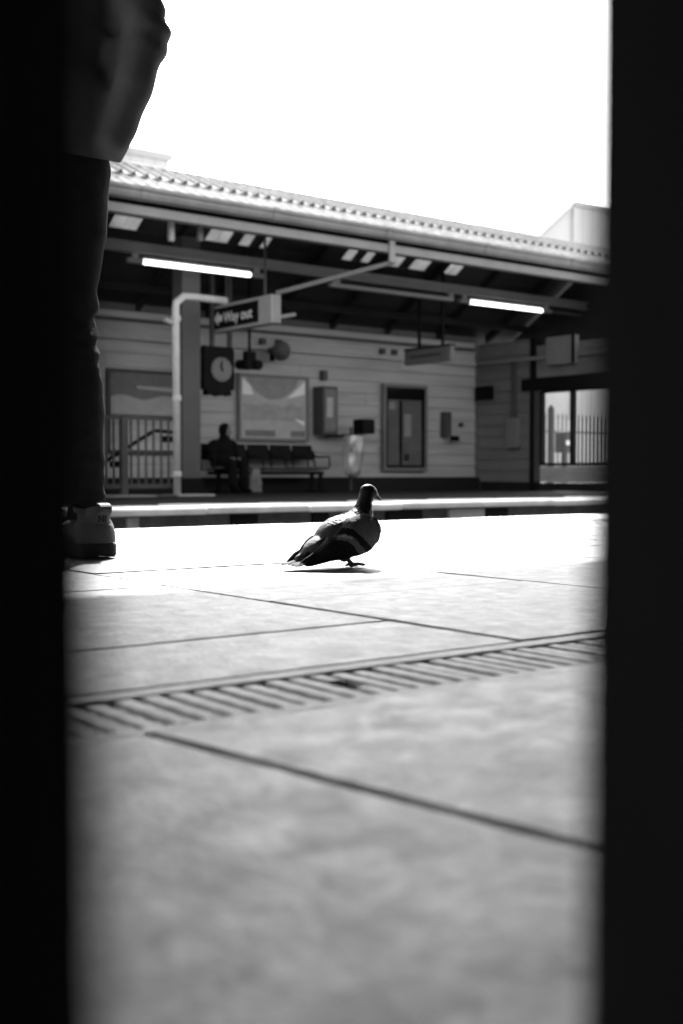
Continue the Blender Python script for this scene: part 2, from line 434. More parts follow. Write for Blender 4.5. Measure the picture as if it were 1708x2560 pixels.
# yard beyond the end of the canopy
tag(MB().box(16.7, 60, 11.9, 60, FLOOR - .05, FLOOR + .006).build('yard_paving', M_PAVE), kind='structure')

# ------------------------------------------------------------------ station building across the tracks
WY, WX = 17.0, 16.45
bld = empty('station_building', (4, WY + .1, FLOOR), 'station building of pale weatherboards with a black plinth, behind the bench and clock', 'building')
MB().box(-12, WX + .02, WY + .025, WY + .2, FLOOR + .002, 3.0).build('wall', M_WALLBASE, bld)
MB().box(-12, WX + .02, WY + .205, WY + 5, FLOOR + .002, 2.75).build('rear_block', M_WALLBASE, bld)
MB().box(-12, WX - .06, WY - .16, WY + .02, FLOOR + .002, FLOOR + .25).build('plinth', M_PLINTH, bld, bevel=.01)
random.seed(5)
PIT = .222; z = FLOOR + .255; row = 0
def plank(a, b, z, m, axis):
    mb = MB(); h = PIT - .004
    if axis == 'x':
        mb.hexa([(a, WY - .022, z), (b, WY - .022, z), (b, WY + .02, z), (a, WY + .02, z), (a, WY + .002, z + h), (b, WY + .002, z + h), (b, WY + .02, z + h), (a, WY + .02, z + h)])
    else:
        mb.hexa([(WX - .022, a, z), (WX - .022, b, z), (WX + .02, b, z), (WX + .02, a, z), (WX + .002, a, z + h), (WX + .002, b, z + h), (WX + .02, b, z + h), (WX + .02, a, z + h)])
    return mb.build('plank', m, bld)
while z < 2.75:
    x = -12 + random.uniform(.5, 3)
    xs = [-12.0]
    while x < WX - 1.5: xs.append(x); x += random.uniform(3.6, 4.6)
    xs.append(WX - .025)
    for a, b in zip(xs[:-1], xs[1:]): plank(a + .002, b - .002, z, M_WALLB, 'x')
    z += PIT; row += 1
# end screen wall that comes towards the tracks, with a big window
WIN0, WIN1 = P(1503, 1080, X=WX).y, P(1357, 1080, X=WX).y
ZT = P(1430, 978, X=WX).z; ZB = P(1430, 1157, X=WX).z
POST_Y = P(1336, 1080, X=WX).y
YE = 12.7
z = FLOOR + .16
while z < 2.5:
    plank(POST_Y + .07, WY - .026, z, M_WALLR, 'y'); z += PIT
MB().box(WX + .025, WX + .12, POST_Y + .06, WY + .02, FLOOR + .002, 2.75).build('screen_wall', M_WALLBASE, bld)
MB().box(WX - .03, WX + .1, WIN1 + .06, WY - .17, FLOOR + .003, FLOOR + .15).build('plinth', M_PLINTH, bld)
MB().box(WX - .03, WX + .1, YE, WIN1 + .05, FLOOR + .003, FLOOR + .15).build('plinth', M_PLINTH, bld)
z = FLOOR + .155
while z < ZB - .1:
    h = min(PIT, ZB - .06 - z)
    MB().box(WX - .012, WX + .08, YE, WIN1 + .05, z, z + h - .006).build('plank', M_WALLB, bld); z += PIT
for z0, z1 in ((ZT + .30, ZT + .75), (ZT + .755, 2.6)):
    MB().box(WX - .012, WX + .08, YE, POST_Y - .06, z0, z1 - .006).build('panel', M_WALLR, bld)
MB().box(WX - .05, WX + .1, YE, POST_Y + .3, ZT + .06, ZT + .29).build('lintel', M_BLACK, bld)
MB().box(WX - .07, WX + .12, POST_Y - .055, POST_Y + .055, FLOOR + .003, 2.75).build('post', M_BLACK, bld)
win = MB()
win.box(WX - .03, WX + .07, WIN0 - .6, WIN1 + .055, ZB - .055, ZB); win.box(WX - .03, WX + .07, WIN0 - .6, WIN1 + .055, ZT, ZT + .055)
my = P(1431.5, 1080, X=WX).y
for ya, yb in ((WIN1, WIN1 + .055), (my - .035, my + .035), (WIN0 - .6, WIN0 - .54)):
    win.box(WX - .03, WX + .07, ya, yb, ZB + .001, ZT - .001)
wo_ = win.build('window', M_BLACK, bld)
MB().box(WX + .015, WX + .021, my + .036, WIN1 - .001, ZB, ZT).build('pane', M_GLASS, wo_)
MB().box(WX + .015, WX + .021, WIN0 - .539, my - .036, ZB, ZT).build('pane', M_GLASS, wo_)
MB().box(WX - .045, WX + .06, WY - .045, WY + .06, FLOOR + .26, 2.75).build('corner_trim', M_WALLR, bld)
# dark box and blind trim on the screen wall
a, b = P(1192, 985, X=WX - .05), P(1232, 985, X=WX - .05)
top_level(MB().box(WX - .13, WX - .024, min(a.y, 16.9), b.y, P(1210, 1000, X=WX).z, P(1210, 967, X=WX).z), 'junction_box', M_BLACK,
          'flat black box fixed high in the corner of the weatherboarded end wall', 'box', bevel=.006)
c0 = P(1286, 905, X=WX - .05); c1 = P(1286, 1045, X=WX - .05)
cr = empty('wall_cabinet', (WX - .03, c1.y, P(1286, 1122, X=WX).z), 'narrow grey cabinet with a dark conduit rising from it on the end wall', 'cabinet')
MB().box(WX - .09, WX - .024, c0.y - .05, c0.y + .05, c1.z + .005, c0.z).build('conduit', M_STEELD, cr)
bl, br = P(1272, 1080, X=WX - .05), P(1301, 1080, X=WX - .05)
MB().box(WX - .14, WX - .024, br.y, bl.y, P(1286, 1120, X=WX).z, c1.z).build('case', M_WALLR, cr, bevel=.008)
# grey hatch and its dark cover above the window
a, b = P(1376, 880, X=WX - .03), P(1448, 880, X=WX - .03)
pn = empty('wall_panel_box', (WX - .03, (a.y + b.y) / 2, P(1410, 915, X=WX).z), 'grey panel box mounted above the window of the end wall', 'panel')
MB().box(WX - .16, WX - .016, b.y, a.y, P(1410, 912, X=WX).z, P(1410, 842, X=WX).z).build('case', M_WALLR, pn, bevel=.01)
MB().box(WX - .2, WX - .165, b.y - .02, b.y + .03, P(1410, 912, X=WX).z, P(1410, 832, X=WX).z).build('cover_edge', M_BLACK, pn)
# cable trunking along both walls
tr = empty('wall_trunking', (8, WY - .05, 2.2), 'long pale cable trunking running along the top of both weatherboarded walls', 'trunking')
z1 = P(700, 873, Y=WY - .06).z
MB().box(-12, WX - .1, WY - .09, WY - .024, z1 - .035, z1 + .035).build('trunk', M_LGREY, tr)
MB().box(WX - .09, WX - .024, YE, WY - .1, z1 - .035, z1 + .035).build('trunk', M_MGREY, tr)
MB().box(-12, WX - .1, WY - .06, WY - .024, z1 + .25, z1 + .31).build('cable', M_STEELD, tr)
for px in (660, 700, 960, 990):
    p = P(px, 880, Y=WY - .1); MB().box(p.x - .05, p.x + .05, WY - .1, WY - .024, z1 + .06, z1 + .16).build('junction', M_STEELD, tr)

# notice window with light frame
def on_wall(x0, y0, x1, y1, Y):
    a = P(x0, (y0 + y1) / 2, Y=Y); b = P(x1, (y0 + y1) / 2, Y=Y); c = P((x0 + x1) / 2, y0, Y=Y); d = P((x0 + x1) / 2, y1, Y=Y)
    return a.x, b.x, d.z, c.z
def ring(mb, x0, x1, z0, z1, y0, y1, t):
    mb.box(x0, x1, y0, y1, z0, z0 + t); mb.box(x0, x1, y0, y1, z1 - t, z1)
    mb.box(x0, x0 + t, y0, y1, z0 + t, z1 - t); mb.box(x1 - t, x1, y0, y1, z0 + t, z1 - t); return mb
x0, x1, z0, z1w = on_wall(957, 962, 1066, 1177, WY - .08)
nw = empty('notice_case', ((x0 + x1) / 2, WY - .08, z0), 'tall glazed notice case with dark surround, between the litter bag and the wall phone', 'notice case')
ring(MB(), x0, x1, z0, z1w, WY - .12, WY - .024, .055).build('frame', M_MGREY, nw)
ring(MB(), x0 + .056, x1 - .056, z0 + .056, z1w - .056, WY - .10, WY - .024, .05).build('inner_frame', M_BLACK, nw)
MB().box(x0 + .107, x1 - .107, WY - .06, WY - .03, z0 + .107, z1w - .107).build('backing', M_PAPERD, nw)
MB().box((x0 + x1) / 2 - .12, (x0 + x1) / 2 - .07, WY - .085, WY - .066, z0 + .11, z1w - .3).build('mullion', M_BLACK, nw)
MB().box(x0 + .11, x1 - .11, WY - .085, WY - .066, z1w - .28, z1w - .108).build('header', M_BLACK, nw)
for (fx0, fx1, fz0, fz1, m) in ((.2, .38, .5, .68, M_PAPERM), (.16, .3, .71, .8, M_PAPER), (.5, .66, .40, .66, M_PAPER), (.68, .86, .36, .62, M_PAPERM), (.5, .84, .68, .80, M_MGREY), (.16, .38, .1, .44, M_PAPERD), (.5, .62, .1, .34, M_PAPERM), (.5, .6, .12, .2, M_WHITE)):
    MB().box(x0 + (x1 - x0) * fx0, x0 + (x1 - x0) * fx1, WY - .0635 - fx0 * .004, WY - .0605, z0 + (z1w - z0) * fz0, z0 + (z1w - z0) * fz1).build('notice', m, nw)  # extra bright pieces paint in blotches reflected by the case glass
MB().box(x0 + .056, x1 - .056, WY - .108, WY - .104, z0 + .056, z1w - .056).build('glass', M_GLASS, nw)

# big poster; its flat shapes mix print with a painted hazy reflection
x0, x1, z0, z1w = on_wall(600, 942, 768, 1098, WY - .08)
po = empty('poster_board', ((x0 + x1) / 2, WY - .08, z0), 'large pale poster in a dark frame on the wall above the bench', 'poster')
ring(MB(), x0 - .03, x1 + .03, z0 - .03, z1w + .03, WY - .1, WY - .024, .045).build('frame', M_MGREY, po)
MB().box(x0 + .016, x1 - .016, WY - .07, WY - .03, z0 + .016, z1w - .016).build('sheet', M_PAPER, po)
W_ = x1 - x0; H_ = z1w - z0
dip = [(x0 + .03 + (W_ - .06) * (.08 + .82 * t), WY - .072, z1w - .025) for t in (0, 1)]
arc = []
for i in range(17):
    t = i / 16; arc.append((x0 + .03 + (W_ - .06) * (.9 - .82 * t), WY - .072, z1w - .03 - H_ * .34 * math.sin(PI * t) ** .7))
MB().prism([dip[0], dip[1]] + arc[1:-1], (0, .0015, 0)).build('tonal_shape', mat('poster_grey', .2, .5, .2, 4), po)
MB().prism([(x0 + W_ * .70, WY - .0735, z1w - H_ * .34), (x0 + W_ * .97, WY - .0735, z1w - H_ * .05), (x0 + W_ * .97, WY - .0735, z1w - H_ * .26)], (0, .001, 0)).build('tonal_shape', M_PAPERL, po)
MB().prism([(x0 + W_ * .04, WY - .0735, z1w - H_ * .30), (x0 + W_ * .04, WY - .0735, z1w - H_ * .04), (x0 + W_ * .16, WY - .0735, z1w - H_ * .16), (x0 + W_ * .2, WY - .0735, z1w - H_ * .3)], (0, .001, 0)).build('tonal_shape', M_PAPERL, po)
hill = [(x0 + W_ * (.05 + .9 * i / 20), WY - .072, z0 + H_ * (.55 + .08 * noise.noise(Vector((i * .35, 3, 1))))) for i in range(21)]
MB().prism(hill + [(x0 + W_ * .95, WY - .072, z0 + H_ * .3), (x0 + W_ * .05, WY - .072, z0 + H_ * .3)], (0, .0015, 0)).build('tonal_shape', mat('poster_tone', .26, .5, .25, 6), po)
MB().prism([(x0 + W_ * .8, WY - .0735, z0 + H_ * .34), (x0 + W_ * .96, WY - .0735, z0 + H_ * .22), (x0 + W_ * .96, WY - .0735, z0 + H_ * .3)], (0, .001, 0)).build('tonal_shape', M_PAPERL, po)
for f0, f1 in ((.08, .52), (.75, .97)):
    MB().box(x0 + W_ * f0, x0 + W_ * f1, WY - .0735, WY - .0712, z0 + H_ * .04, z0 + H_ * .14).build('printed_strip', M_PAPERM, po)

# information display case
xa, xb, z0, z1w = on_wall(806, 966, 843, 1087, WY - .3)
dc = empty('display_case', ((xa + xb) / 2, WY - .15, z0), 'tall narrow display cabinet with dark sides on the wall right of the poster', 'display cabinet')
MB().box(xa, xb, WY - .32, WY - .024, z0, z1w).build('case', M_STEELD, dc, bevel=.008)
MB().box(xa + .04, xb - .04, WY - .33, WY - .321, z0 + .05, z1w - .05).build('screen', M_PAPERM, dc)
MB().box(xa + .08, xb - .12, WY - .334, WY - .331, z1w - .55, z1w - .2).build('notice', M_PAPER, dc)
MB().box(xa + .06, xb - .06, WY - .334, WY - .331, z0 + .1, z1w - .65).build('notice', M_PAPERD, dc)
p = P(808, 935, Y=WY - .05)
MB().box(p.x - .05, p.x + .05, WY - .12, WY - .024, p.z - .12, p.z + .06).build('socket', M_STEELD, dc)

# wall phone and knob
xa, xb, z0, z1w = on_wall(1108, 1030, 1124, 1092, WY - .1)
ph = empty('wall_phone', ((xa + xb) / 2, WY - .05, z0), 'narrow upright wall phone with a small dark ledge, right of the notice case', 'phone')
MB().box(xa, xb, WY - .16, WY - .024, z0, z1w).build('handset_case', M_STEELD, ph, bevel=.01)
xc, xd, zc, zd = on_wall(1120, 1090, 1140, 1103, WY - .1)
MB().box(xc, xd, WY - .2, WY - .165, zc, zd).build('ledge', M_BLACK, ph, bevel=.01)
p = P(1152, 1062, Y=WY - .04)
top_level(MB().disc((p.x, WY - .024, p.z), (0, -1, 0), .045, .05), 'push_button', M_STEELD, 'small round dark push button on the wall beside the phone', 'button', smooth=False)

# framed map on the left, behind the railing
x0, x1, z0, z1w = on_wall(272, 930, 452, 1040, WY - .08)
mb_ = empty('map_board', ((x0 + x1) / 2, WY - .08, z0), 'wide grey and white map board on the wall behind the stair railing', 'map board')
ring(MB(), x0 - .04, x1 + .04, z0 - .6, z1w + .03, WY - .1, WY - .024, .045).build('frame', M_STEELD, mb_)
MB().box(x0 + .006, x1 - .006, WY - .07, WY - .03, z0, z1w - .016).build('sheet', M_PAPERM, mb_)
n_ = 20
lower = [(x0 + .03 + (x1 - x0 - .06) * i / n_, WY - .073, z0 + (z1w - z0) * (.42 + .05 * math.sin(i * .5))) for i in range(n_ + 1)]
MB().prism(lower + [(x1 - .03, WY - .073, z0 + .02), (x0 + .03, WY - .073, z0 + .02)], (0, .002, 0)).build('tonal_shape', M_PAPER, mb_)
MB().prism([(x0 + .5, WY - .0735, z0 + (z1w - z0) * .62), (x1 - .05, WY - .0735, z0 + (z1w - z0) * .56), (x1 - .05, WY - .0735, z0 + (z1w - z0) * .66), (x0 + .5, WY - .0735, z0 + (z1w - z0) * .68)], (0, .002, 0)).build('tonal_shape', M_PAPER, mb_)

# ------------------------------------------------------------------ canopy across the tracks
EY, RY = 13.4, 14.7
def roofz(y): return CAM_H + (3.6 + (y - EY) * .4615 if y <= RY else 4.2 - (y - RY) * .63)
can = empty('station_canopy', (5, EY, FLOOR), 'platform canopy with a ribbed pitched roof over grey gutter and beams, across the tracks', 'canopy')
CX0, CX1 = -9.8, 17.64
PW = .196
def ribbed(x0, n, ya, yb, dz, amp, m, name, wdt=.034, th=.012, parent=can, off=0.0):
    mb = MB(); xs = []
    for i in range(n):
        for f in (-.5, -.28, -.2, -.12, -.05, .05, .12, .2, .28):
            xs.append(x0 + (i + .5 + f) * PW)
    xs.append(x0 + n * PW)
    prof = [amp * math.exp(-((((x - x0) / PW) % 1.0 - .5) * PW / wdt) ** 2) for x in xs]
    m_ = len(xs); rows = [(ya, 0), (yb, 0)]
    vs = []
    for lay in (0, -th):
        for y in (ya, yb):
            vs += [(x, y, roofz(y) + dz + pz + lay) for x, pz in zip(xs, prof)]
    fs = []
    for i in range(m_ - 1):
        fs += [(i, i + 1, m_ + i + 1, m_ + i), (2 * m_ + i, 3 * m_ + i, 3 * m_ + i + 1, 2 * m_ + i + 1), (i, 2 * m_ + i, 2 * m_ + i + 1, i + 1), (m_ + i, m_ + i + 1, 3 * m_ + i + 1, 3 * m_ + i)]
    fs += [(0, m_, 3 * m_, 2 * m_), (m_ - 1, 3 * m_ - 1, 4 * m_ - 1, 2 * m_ - 1)]
    mb.add(vs, fs); return mb.build(name, m, parent)
random.seed(21)
for k in range(14):
    x0 = CX0 + k * PW * 10
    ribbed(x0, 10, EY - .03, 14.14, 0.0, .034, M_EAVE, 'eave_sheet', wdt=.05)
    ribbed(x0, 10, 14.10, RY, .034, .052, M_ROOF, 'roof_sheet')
# back slope with translucent skylight strips
SKY = []
for (xa, xb) in ((272, 345), (516, 572), (600, 668), (858, 882), (905, 925), (950, 1000), (1025, 1065), (1105, 1145)):
    a, b = P(xa, 560 + (xa - 300) * .13, Y=15.6).x, P(xb, 560 + (xb - 300) * .13, Y=15.6).x
    SKY.append((a, b))
def back_sheet(x0, x1, ya, yb, m, name):
    MB().hexa([(x0, ya, roofz(ya) - .02), (x1, ya, roofz(ya) - .02), (x1, yb, roofz(yb) - .02), (x0, yb, roofz(yb) - .02),
               (x0, ya, roofz(ya)), (x1, ya, roofz(ya)), (x1, yb, roofz(yb)), (x0, yb, roofz(yb))]).build(name, m, can)
edges = [CX0] + [e for s in SKY for e in s] + [CX1]
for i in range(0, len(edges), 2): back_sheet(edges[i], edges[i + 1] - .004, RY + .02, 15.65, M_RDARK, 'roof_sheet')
for a, b in SKY: 
    n = max(1, int(round((b - a) / .2))); w1 = (b - a) / n
    for q in range(n): back_sheet(a + q * w1, a + (q + 1) * w1 - .004, RY + .02, 15.65, M_SKYL, 'skylight_strip')
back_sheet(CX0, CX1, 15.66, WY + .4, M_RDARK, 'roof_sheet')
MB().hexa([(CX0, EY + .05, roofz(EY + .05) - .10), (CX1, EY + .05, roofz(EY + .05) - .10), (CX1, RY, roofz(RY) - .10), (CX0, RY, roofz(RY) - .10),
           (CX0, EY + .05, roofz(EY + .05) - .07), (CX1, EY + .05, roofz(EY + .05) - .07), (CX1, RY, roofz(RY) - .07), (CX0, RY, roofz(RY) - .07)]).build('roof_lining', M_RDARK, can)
MB().tube([(CX0, RY, roofz(RY) + .03), (CX1, RY, roofz(RY) + .03)], .06, 8).build('ridge_cap', M_ROOF, can)
C = CAM_H
gut = MB(); prof = [(-.16, 3.59), (-.165, 3.545), (-.14, 3.53), (-.14, 3.49), (-.12, 3.45), (-.06, 3.425), (0, 3.44), (.02, 3.59), (.0, 3.59), (-.02, 3.47), (-.06, 3.455), (-.10, 3.47), (-.13, 3.59)]
gut.prism([(CX0, EY - .02 + a, C + b) for a, b in prof], (CX1 - CX0, 0, 0)); gut.build('gutter', M_GUT, can)
for gx in range(-9, 18, 2): MB().prism([(gx, EY - .02 + a * 1.06 - .004, C + 3.52 + (b - 3.52) * 1.05) for a, b in prof[:8]], (.09, 0, 0)).build('gutter_joint', M_GUT, can)
MB().box(CX0, CX1, EY + .04, EY + .10, C + 3.38, C + 3.60).build('fascia_board', M_BLACK, can)
bm_ = MB().box(CX0, CX1, EY - .03, EY + .09, C + 3.262, C + 3.377); bm_.build('fascia_beam', M_STEEL, can, bevel=.008)
for y in (15.0,):
    bb = MB(); bb.box(CX0, CX1, y - .07, y + .07, C + 3.235, C + 3.26); bb.box(CX0, CX1, y - .012, y + .012, C + 3.145, C + 3.235); bb.box(CX0, CX1, y - .07, y + .07, C + 3.12, C + 3.145)
    bb.build('lamp_beam', M_STEEL, can)
for y in (14.2, 15.75, 16.4):
    zz = min(roofz(y) - .2, C + 3.55)
    MB().box(CX0, CX1, y - .04, y + .04, zz - .12, zz).build('purlin', M_RAFT, can)
x = CX0 + .5
while x < CX1:
    MB().hexa([(x - .04, RY + .03, roofz(RY) - .2), (x + .04, RY + .03, roofz(RY) - .2), (x + .04, WY - .03, roofz(WY - .03) - .17), (x - .04, WY - .03, roofz(WY - .03) - .17),
               (x - .04, RY + .03, roofz(RY) - .03), (x + .04, RY + .03, roofz(RY) - .03), (x + .04, WY - .03, roofz(WY - .03) - .03), (x - .04, WY - .03, roofz(WY - .03) - .03)]).build('rafter', M_RAFT, can)
    MB().hexa([(x - .04, EY + .11, roofz(EY + .11) - .26), (x + .04, EY + .11, roofz(EY + .11) - .26), (x + .04, RY - .02, roofz(RY) - .26), (x - .04, RY - .02, roofz(RY) - .26),
               (x - .04, EY + .11, roofz(EY + .11) - .11), (x + .04, EY + .11, roofz(EY + .11) - .11), (x + .04, RY - .02, roofz(RY) - .11), (x - .04, RY - .02, roofz(RY) - .11)]).build('rafter', M_RAFT, can)
    x += 1.3
gy = [EY + .1, RY, WY - .02]
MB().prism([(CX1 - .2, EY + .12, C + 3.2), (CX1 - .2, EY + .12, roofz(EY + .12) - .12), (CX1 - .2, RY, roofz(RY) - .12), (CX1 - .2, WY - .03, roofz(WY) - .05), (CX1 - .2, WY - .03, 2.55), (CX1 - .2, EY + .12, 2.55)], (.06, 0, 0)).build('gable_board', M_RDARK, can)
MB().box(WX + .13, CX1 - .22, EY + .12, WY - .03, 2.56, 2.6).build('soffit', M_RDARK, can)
# cross beam that carries the way-out sign, hangers at the front
SX = P(680, 770, Y=14.3).x
zb = P(800, 706, X=SX).z
MB().bar(P(985, 655, Y=EY - .02), P(690, 733, Y=14.45), .05, .06).build('cross_beam', M_MGREY, can)
hp = P(980, 600, Y=EY - .05)
MB().box(hp.x - .05, hp.x + .05, EY - .07, EY - .032, P(980, 658, Y=EY).z, hp.z + .15).build('hanger', M_STEEL, can)
for px, m in ((428, M_LGREY), (500, M_MGREY)):
    p = P(px, 580, Y=EY + .3); MB().box(p.x - .035, p.x + .035, p.y - .03, p.y + .03, p.z - .12, p.z + .2).build('hanger', m, can)

# lights hung under the lamp beam
LZ = C + 3.005
def strip_light(xa, xb, label):
    o = empty('strip_light', ((xa + xb) / 2, 15.0, LZ), label, 'strip light', 'strip lights under the canopy')
    MB().tube([(xa, 15, LZ), (xb, 15, LZ)], .035, 12).build('tube', M_TUBE, o, smooth=True)
    hs = MB(); hs.box(xa - .25, xa - .005, 14.955, 15.045, LZ - .035, LZ + .035); hs.build('end_housing', M_MGREY, o, bevel=.01); MB().box(xb + .005, xb + .25, 14.955, 15.045, LZ - .035, LZ + .035).build('end_housing', M_MGREY, o, bevel=.01)
    MB().box(xa, xb, 14.97, 15.03, LZ + .044, LZ + .07).build('spine', M_MGREY, o)
    for x in (xa - .12, xb + .12): MB().box(x - .05, x + .05, 14.98, 15.02, LZ + .036, C + 3.119).build('hanger', M_STEEL, o)
strip_light(P(357, 656, Y=15).x, P(625, 690, Y=15).x, 'lit strip light hanging nearest the way-out sign and standing person')
strip_light(P(1174, 757, Y=15).x, P(1354, 779, Y=15).x, 'lit strip light hanging above the wall phone and window end of the canopy')
ct = empty('light_trunking', (10, 15, LZ), 'thin grey light trunking hung below the canopy beam in line with the strip lights', 'trunking')
xa, xb = P(825, 715, Y=15).x, P(1140, 752, Y=15).x
MB().box(xa, xb - .08, 14.96, 15.04, LZ - .03, LZ + .03).build('duct', M_STEEL, ct)
MB().box(xa + .05, xa + .2, 14.98, 15.02, LZ + .031, C + 3.119).build('hanger', M_STEEL, ct)
MB().box((xa + xb) / 2 + 1.2, (xa + xb) / 2 + 1.3, 14.98, 15.02, LZ + .031, C + 3.119).build('hanger', M_STEEL, ct)
xc = P(1354, 779, Y=15).x + .3
MB().box(xc, 17.3, 14.97, 15.03, LZ - .02, LZ + .02).build('duct', M_STEELD, ct)

# way-out sign
sg0 = P(680, 735, X=SX); sg1 = P(530, 768, X=SX); sgb = P(680, 806, X=SX)
SY0, SY1, SZ0, SZ1 = sg0.y, sg1.y, sgb.z, sg0.z
sg = empty('way_out_sign', (SX, (SY0 + SY1) / 2, SZ0), 'hanging grey box sign reading Way out in white on black', 'sign')
MB().box(SX + .012, SX + .16, SY0, SY1, SZ0, SZ1).build('case', M_STEEL, sg, bevel=.006)
ring_ = MB(); t = .045
ring_.box(SX - .006, SX + .012, SY0, SY1, SZ0, SZ0 + t); ring_.box(SX - .006, SX + .012, SY0, SY1, SZ1 - t, SZ1)
ring_.box(SX - .006, SX + .012, SY1 - t, SY1, SZ0 + t, SZ1 - t)
pY0 = P(647, 770, X=SX).y
ring_.box(SX - .006, SX + .012, SY0, pY0, SZ0 + t, SZ1 - t)
ring_.build('frame', M_LGREY, sg)
MB().box(SX - .004, SX + .0115, pY0 + .001, SY1 - t - .001, SZ0 + t + .001, SZ1 - t - .001).build('face', M_BLACK, sg)
# lettering runs from the far end (left) towards the tracks (right): -Y
M_LET = mat('sign_white', .85, .5, .02)
zc_ = (SZ0 + SZ1) / 2
text_mesh('Way out', .225, (SX - .0065, SY1 - .36, zc_ - .075), (0, -1, 0), (0, 0, 1), M_LET, sg, depth=.001)
ya = SY1 - .075
ar = [(SX - .0075, ya, zc_), (SX - .0075, ya - .13, zc_ + .115), (SX - .0075, ya - .13, zc_ + .05), (SX - .0075, ya - .24, zc_ + .05), (SX - .0075, ya - .24, zc_ - .05), (SX - .0075, ya - .13, zc_ - .05), (SX - .0075, ya - .13, zc_ - .115)]
MB().prism(ar, (.002, 0, 0)).build('arrow', M_LET, sg)
for y in (SY0 + .3, SY1 - .3):
    MB().tube([(SX + .08, y, SZ1), (SX + .08, y, min(roofz(y) - .15, C + 3.6))], .02, 8).build('hanger', M_STEELD, sg)
MB().bar((SX + .165, SY0 + .05, SZ0 + .1), (SX + .165 + .45, SY0 + .3, SZ0 + .2), .05, .05).build('strut', M_STEEL, sg)

# second hanging sign, seen edge-lit and dim
S2 = P(1126, 880, Y=15.2).x
q0 = P(1126, 859, X=S2); q1 = P(1012, 872, X=S2); qb = P(1126, 901, X=S2)
s2 = empty('hanging_sign', (S2, (q0.y + q1.y) / 2, qb.z), 'dim grey hanging sign with a faint line of writing, in front of the far corner', 'sign')
MB().box(S2, S2 + .1, q0.y, q1.y, qb.z, q0.z - .03).build('case', M_WALLR, s2, bevel=.006)
MB().box(S2 - .02, S2 + .12, q0.y, q1.y, q0.z - .029, q0.z).build('top_rail', M_BLACK, s2)
MB().box(S2 - .003, S2 - .001, q0.y + .25, q1.y - .15, qb.z + .11, qb.z + .16).build('text_line', M_STEELD, s2)
for y in (q0.y + .25, q1.y - .35):
    MB().box(S2 + .03, S2 + .07, y - .02, y + .02, q0.z + .001, roofz(y) - .05).build('hanger', M_BLACK, s2)

# ------------------------------------------------------------------ column, downpipe, railing on its kerb
KY0, KY1 = 14.15, 14.62
kz = P(500, 1236, Y=KY0).z
kx0, kx1 = P(200, 1240, Y=KY0).x, P(539, 1240, Y=KY0).x
kb = empty('stair_kerb', ((kx0 + kx1) / 2, KY0, FLOOR), 'low concrete kerb of blocks at the head of the stairs, under the railing', 'kerb')
d0, d1 = P(393, 1240, Y=KY0).x, P(448, 1240, Y=KY0).x
MB().box(kx0 - 2, d0 - .006, KY0, KY1, FLOOR + .002, kz).build('block', mat('kerb_dull', .2, .9, .25, 5, bump=.003, bscale=40), kb, bevel=.015)
MB().box(d0, d1, KY0 + .05, KY1, FLOOR + .002, kz - .003).build('block', M_STEELD, kb, bevel=.01)
MB().box(d1 + .006, kx1, KY0, KY1, FLOOR + .002, kz).build('block', M_CONC, kb, bevel=.025)
DP = P(443, 1230, Y=14.3); dpx = DP.x; dtop = P(431, 748, Y=14.3)
dp = empty('downpipe', (dpx, 14.3, kz), 'tall white rainwater downpipe standing on the kerb beside the column', 'downpipe')
eX = P(560, 758, Y=14.5).x
dz_ = dtop.z
MB().tube([(dpx, 14.3, kz + .001), (dpx - .01, 14.3, dz_ - .12), (dpx, 14.3, dz_ - .04), (dpx + .14, 14.33, dz_ + .06), (dpx + .3, 14.36, dz_ + .07), (eX, 14.45, P(560, 752, Y=14.45).z)], .052, 12).build('pipe', M_PIPE, dp, smooth=True)
for zq in (kz + .25, kz + 1.3, kz + 2.4):
    MB().tube([(dpx, 14.3, zq), (dpx, 14.3, zq + .07)], .064, 12).build('collar', M_PIPE, dp)
p = P(420, 803, Y=14.3); MB().tube([(p.x - .05, 14.3, p.z + .02), (dpx, 14.3, p.z - .04)], .035, 8).build('branch', M_LGREY, dp)
cw0, cw1 = P(457, 1000, Y=15.45).x, P(502, 1000, Y=15.45).x
cl = empty('canopy_column', ((cw0 + cw1) / 2, 15.6, FLOOR), 'square grey canopy column with a dark base, behind the white downpipe', 'column')
MB().box(cw0, cw1, 15.45, 15.75, FLOOR + .25, 3.75).build('shaft', M_COLM, cl, bevel=.01)
MB().box(cw0 - .02, cw1 + .02, 15.43, 15.77, FLOOR + .002, FLOOR + .249).build('base', M_BLACK, cl, bevel=.01)
RYY = 14.4
rl = empty('stair_railing', (P(308, 1200, Y=RYY).x, RYY, kz), 'dark steel railing with upright bars and a sloping handrail, left of the downpipe', 'railing')
zt = P(350, 1042, Y=RYY).z; zb_ = P(350, 1210, Y=RYY).z
rx0, rx1 = P(215, 1100, Y=RYY).x, P(436, 1100, Y=RYY).x
MB().box(rx0, rx1, RYY - .025, RYY + .025, zt - .045, zt).build('top_rail', M_STEELD, rl)
MB().box(rx0, rx1, RYY - .025, RYY + .025, zb_ - .06, zb_).build('bottom_rail', M_STEELD, rl)
px = 308
MB().box(P(301, 1100, Y=RYY).x, P(316, 1100, Y=RYY).x, RYY - .05, RYY + .05, kz + .001, zt + .0).build('post', M_STEELD, rl)
for px in (224, 244, 264, 283, 327.5, 346, 365, 384, 403, 421.5):
    x = P(px, 1100, Y=RYY).x; MB().tube([(x, RYY, zb_), (x, RYY, zt - .045)], .016, 6).build('bar', M_STEELD, rl)
hr = [P(200, 1190, Y=RYY + .3), P(270, 1149, Y=RYY + .3), P(384, 1078, Y=RYY + .3), P(395, 1077, Y=RYY + .3), P(434, 1081, Y=RYY + .3)]
MB().tube(hr, .028, 8).build('handrail', M_BLACK, rl, smooth=True)
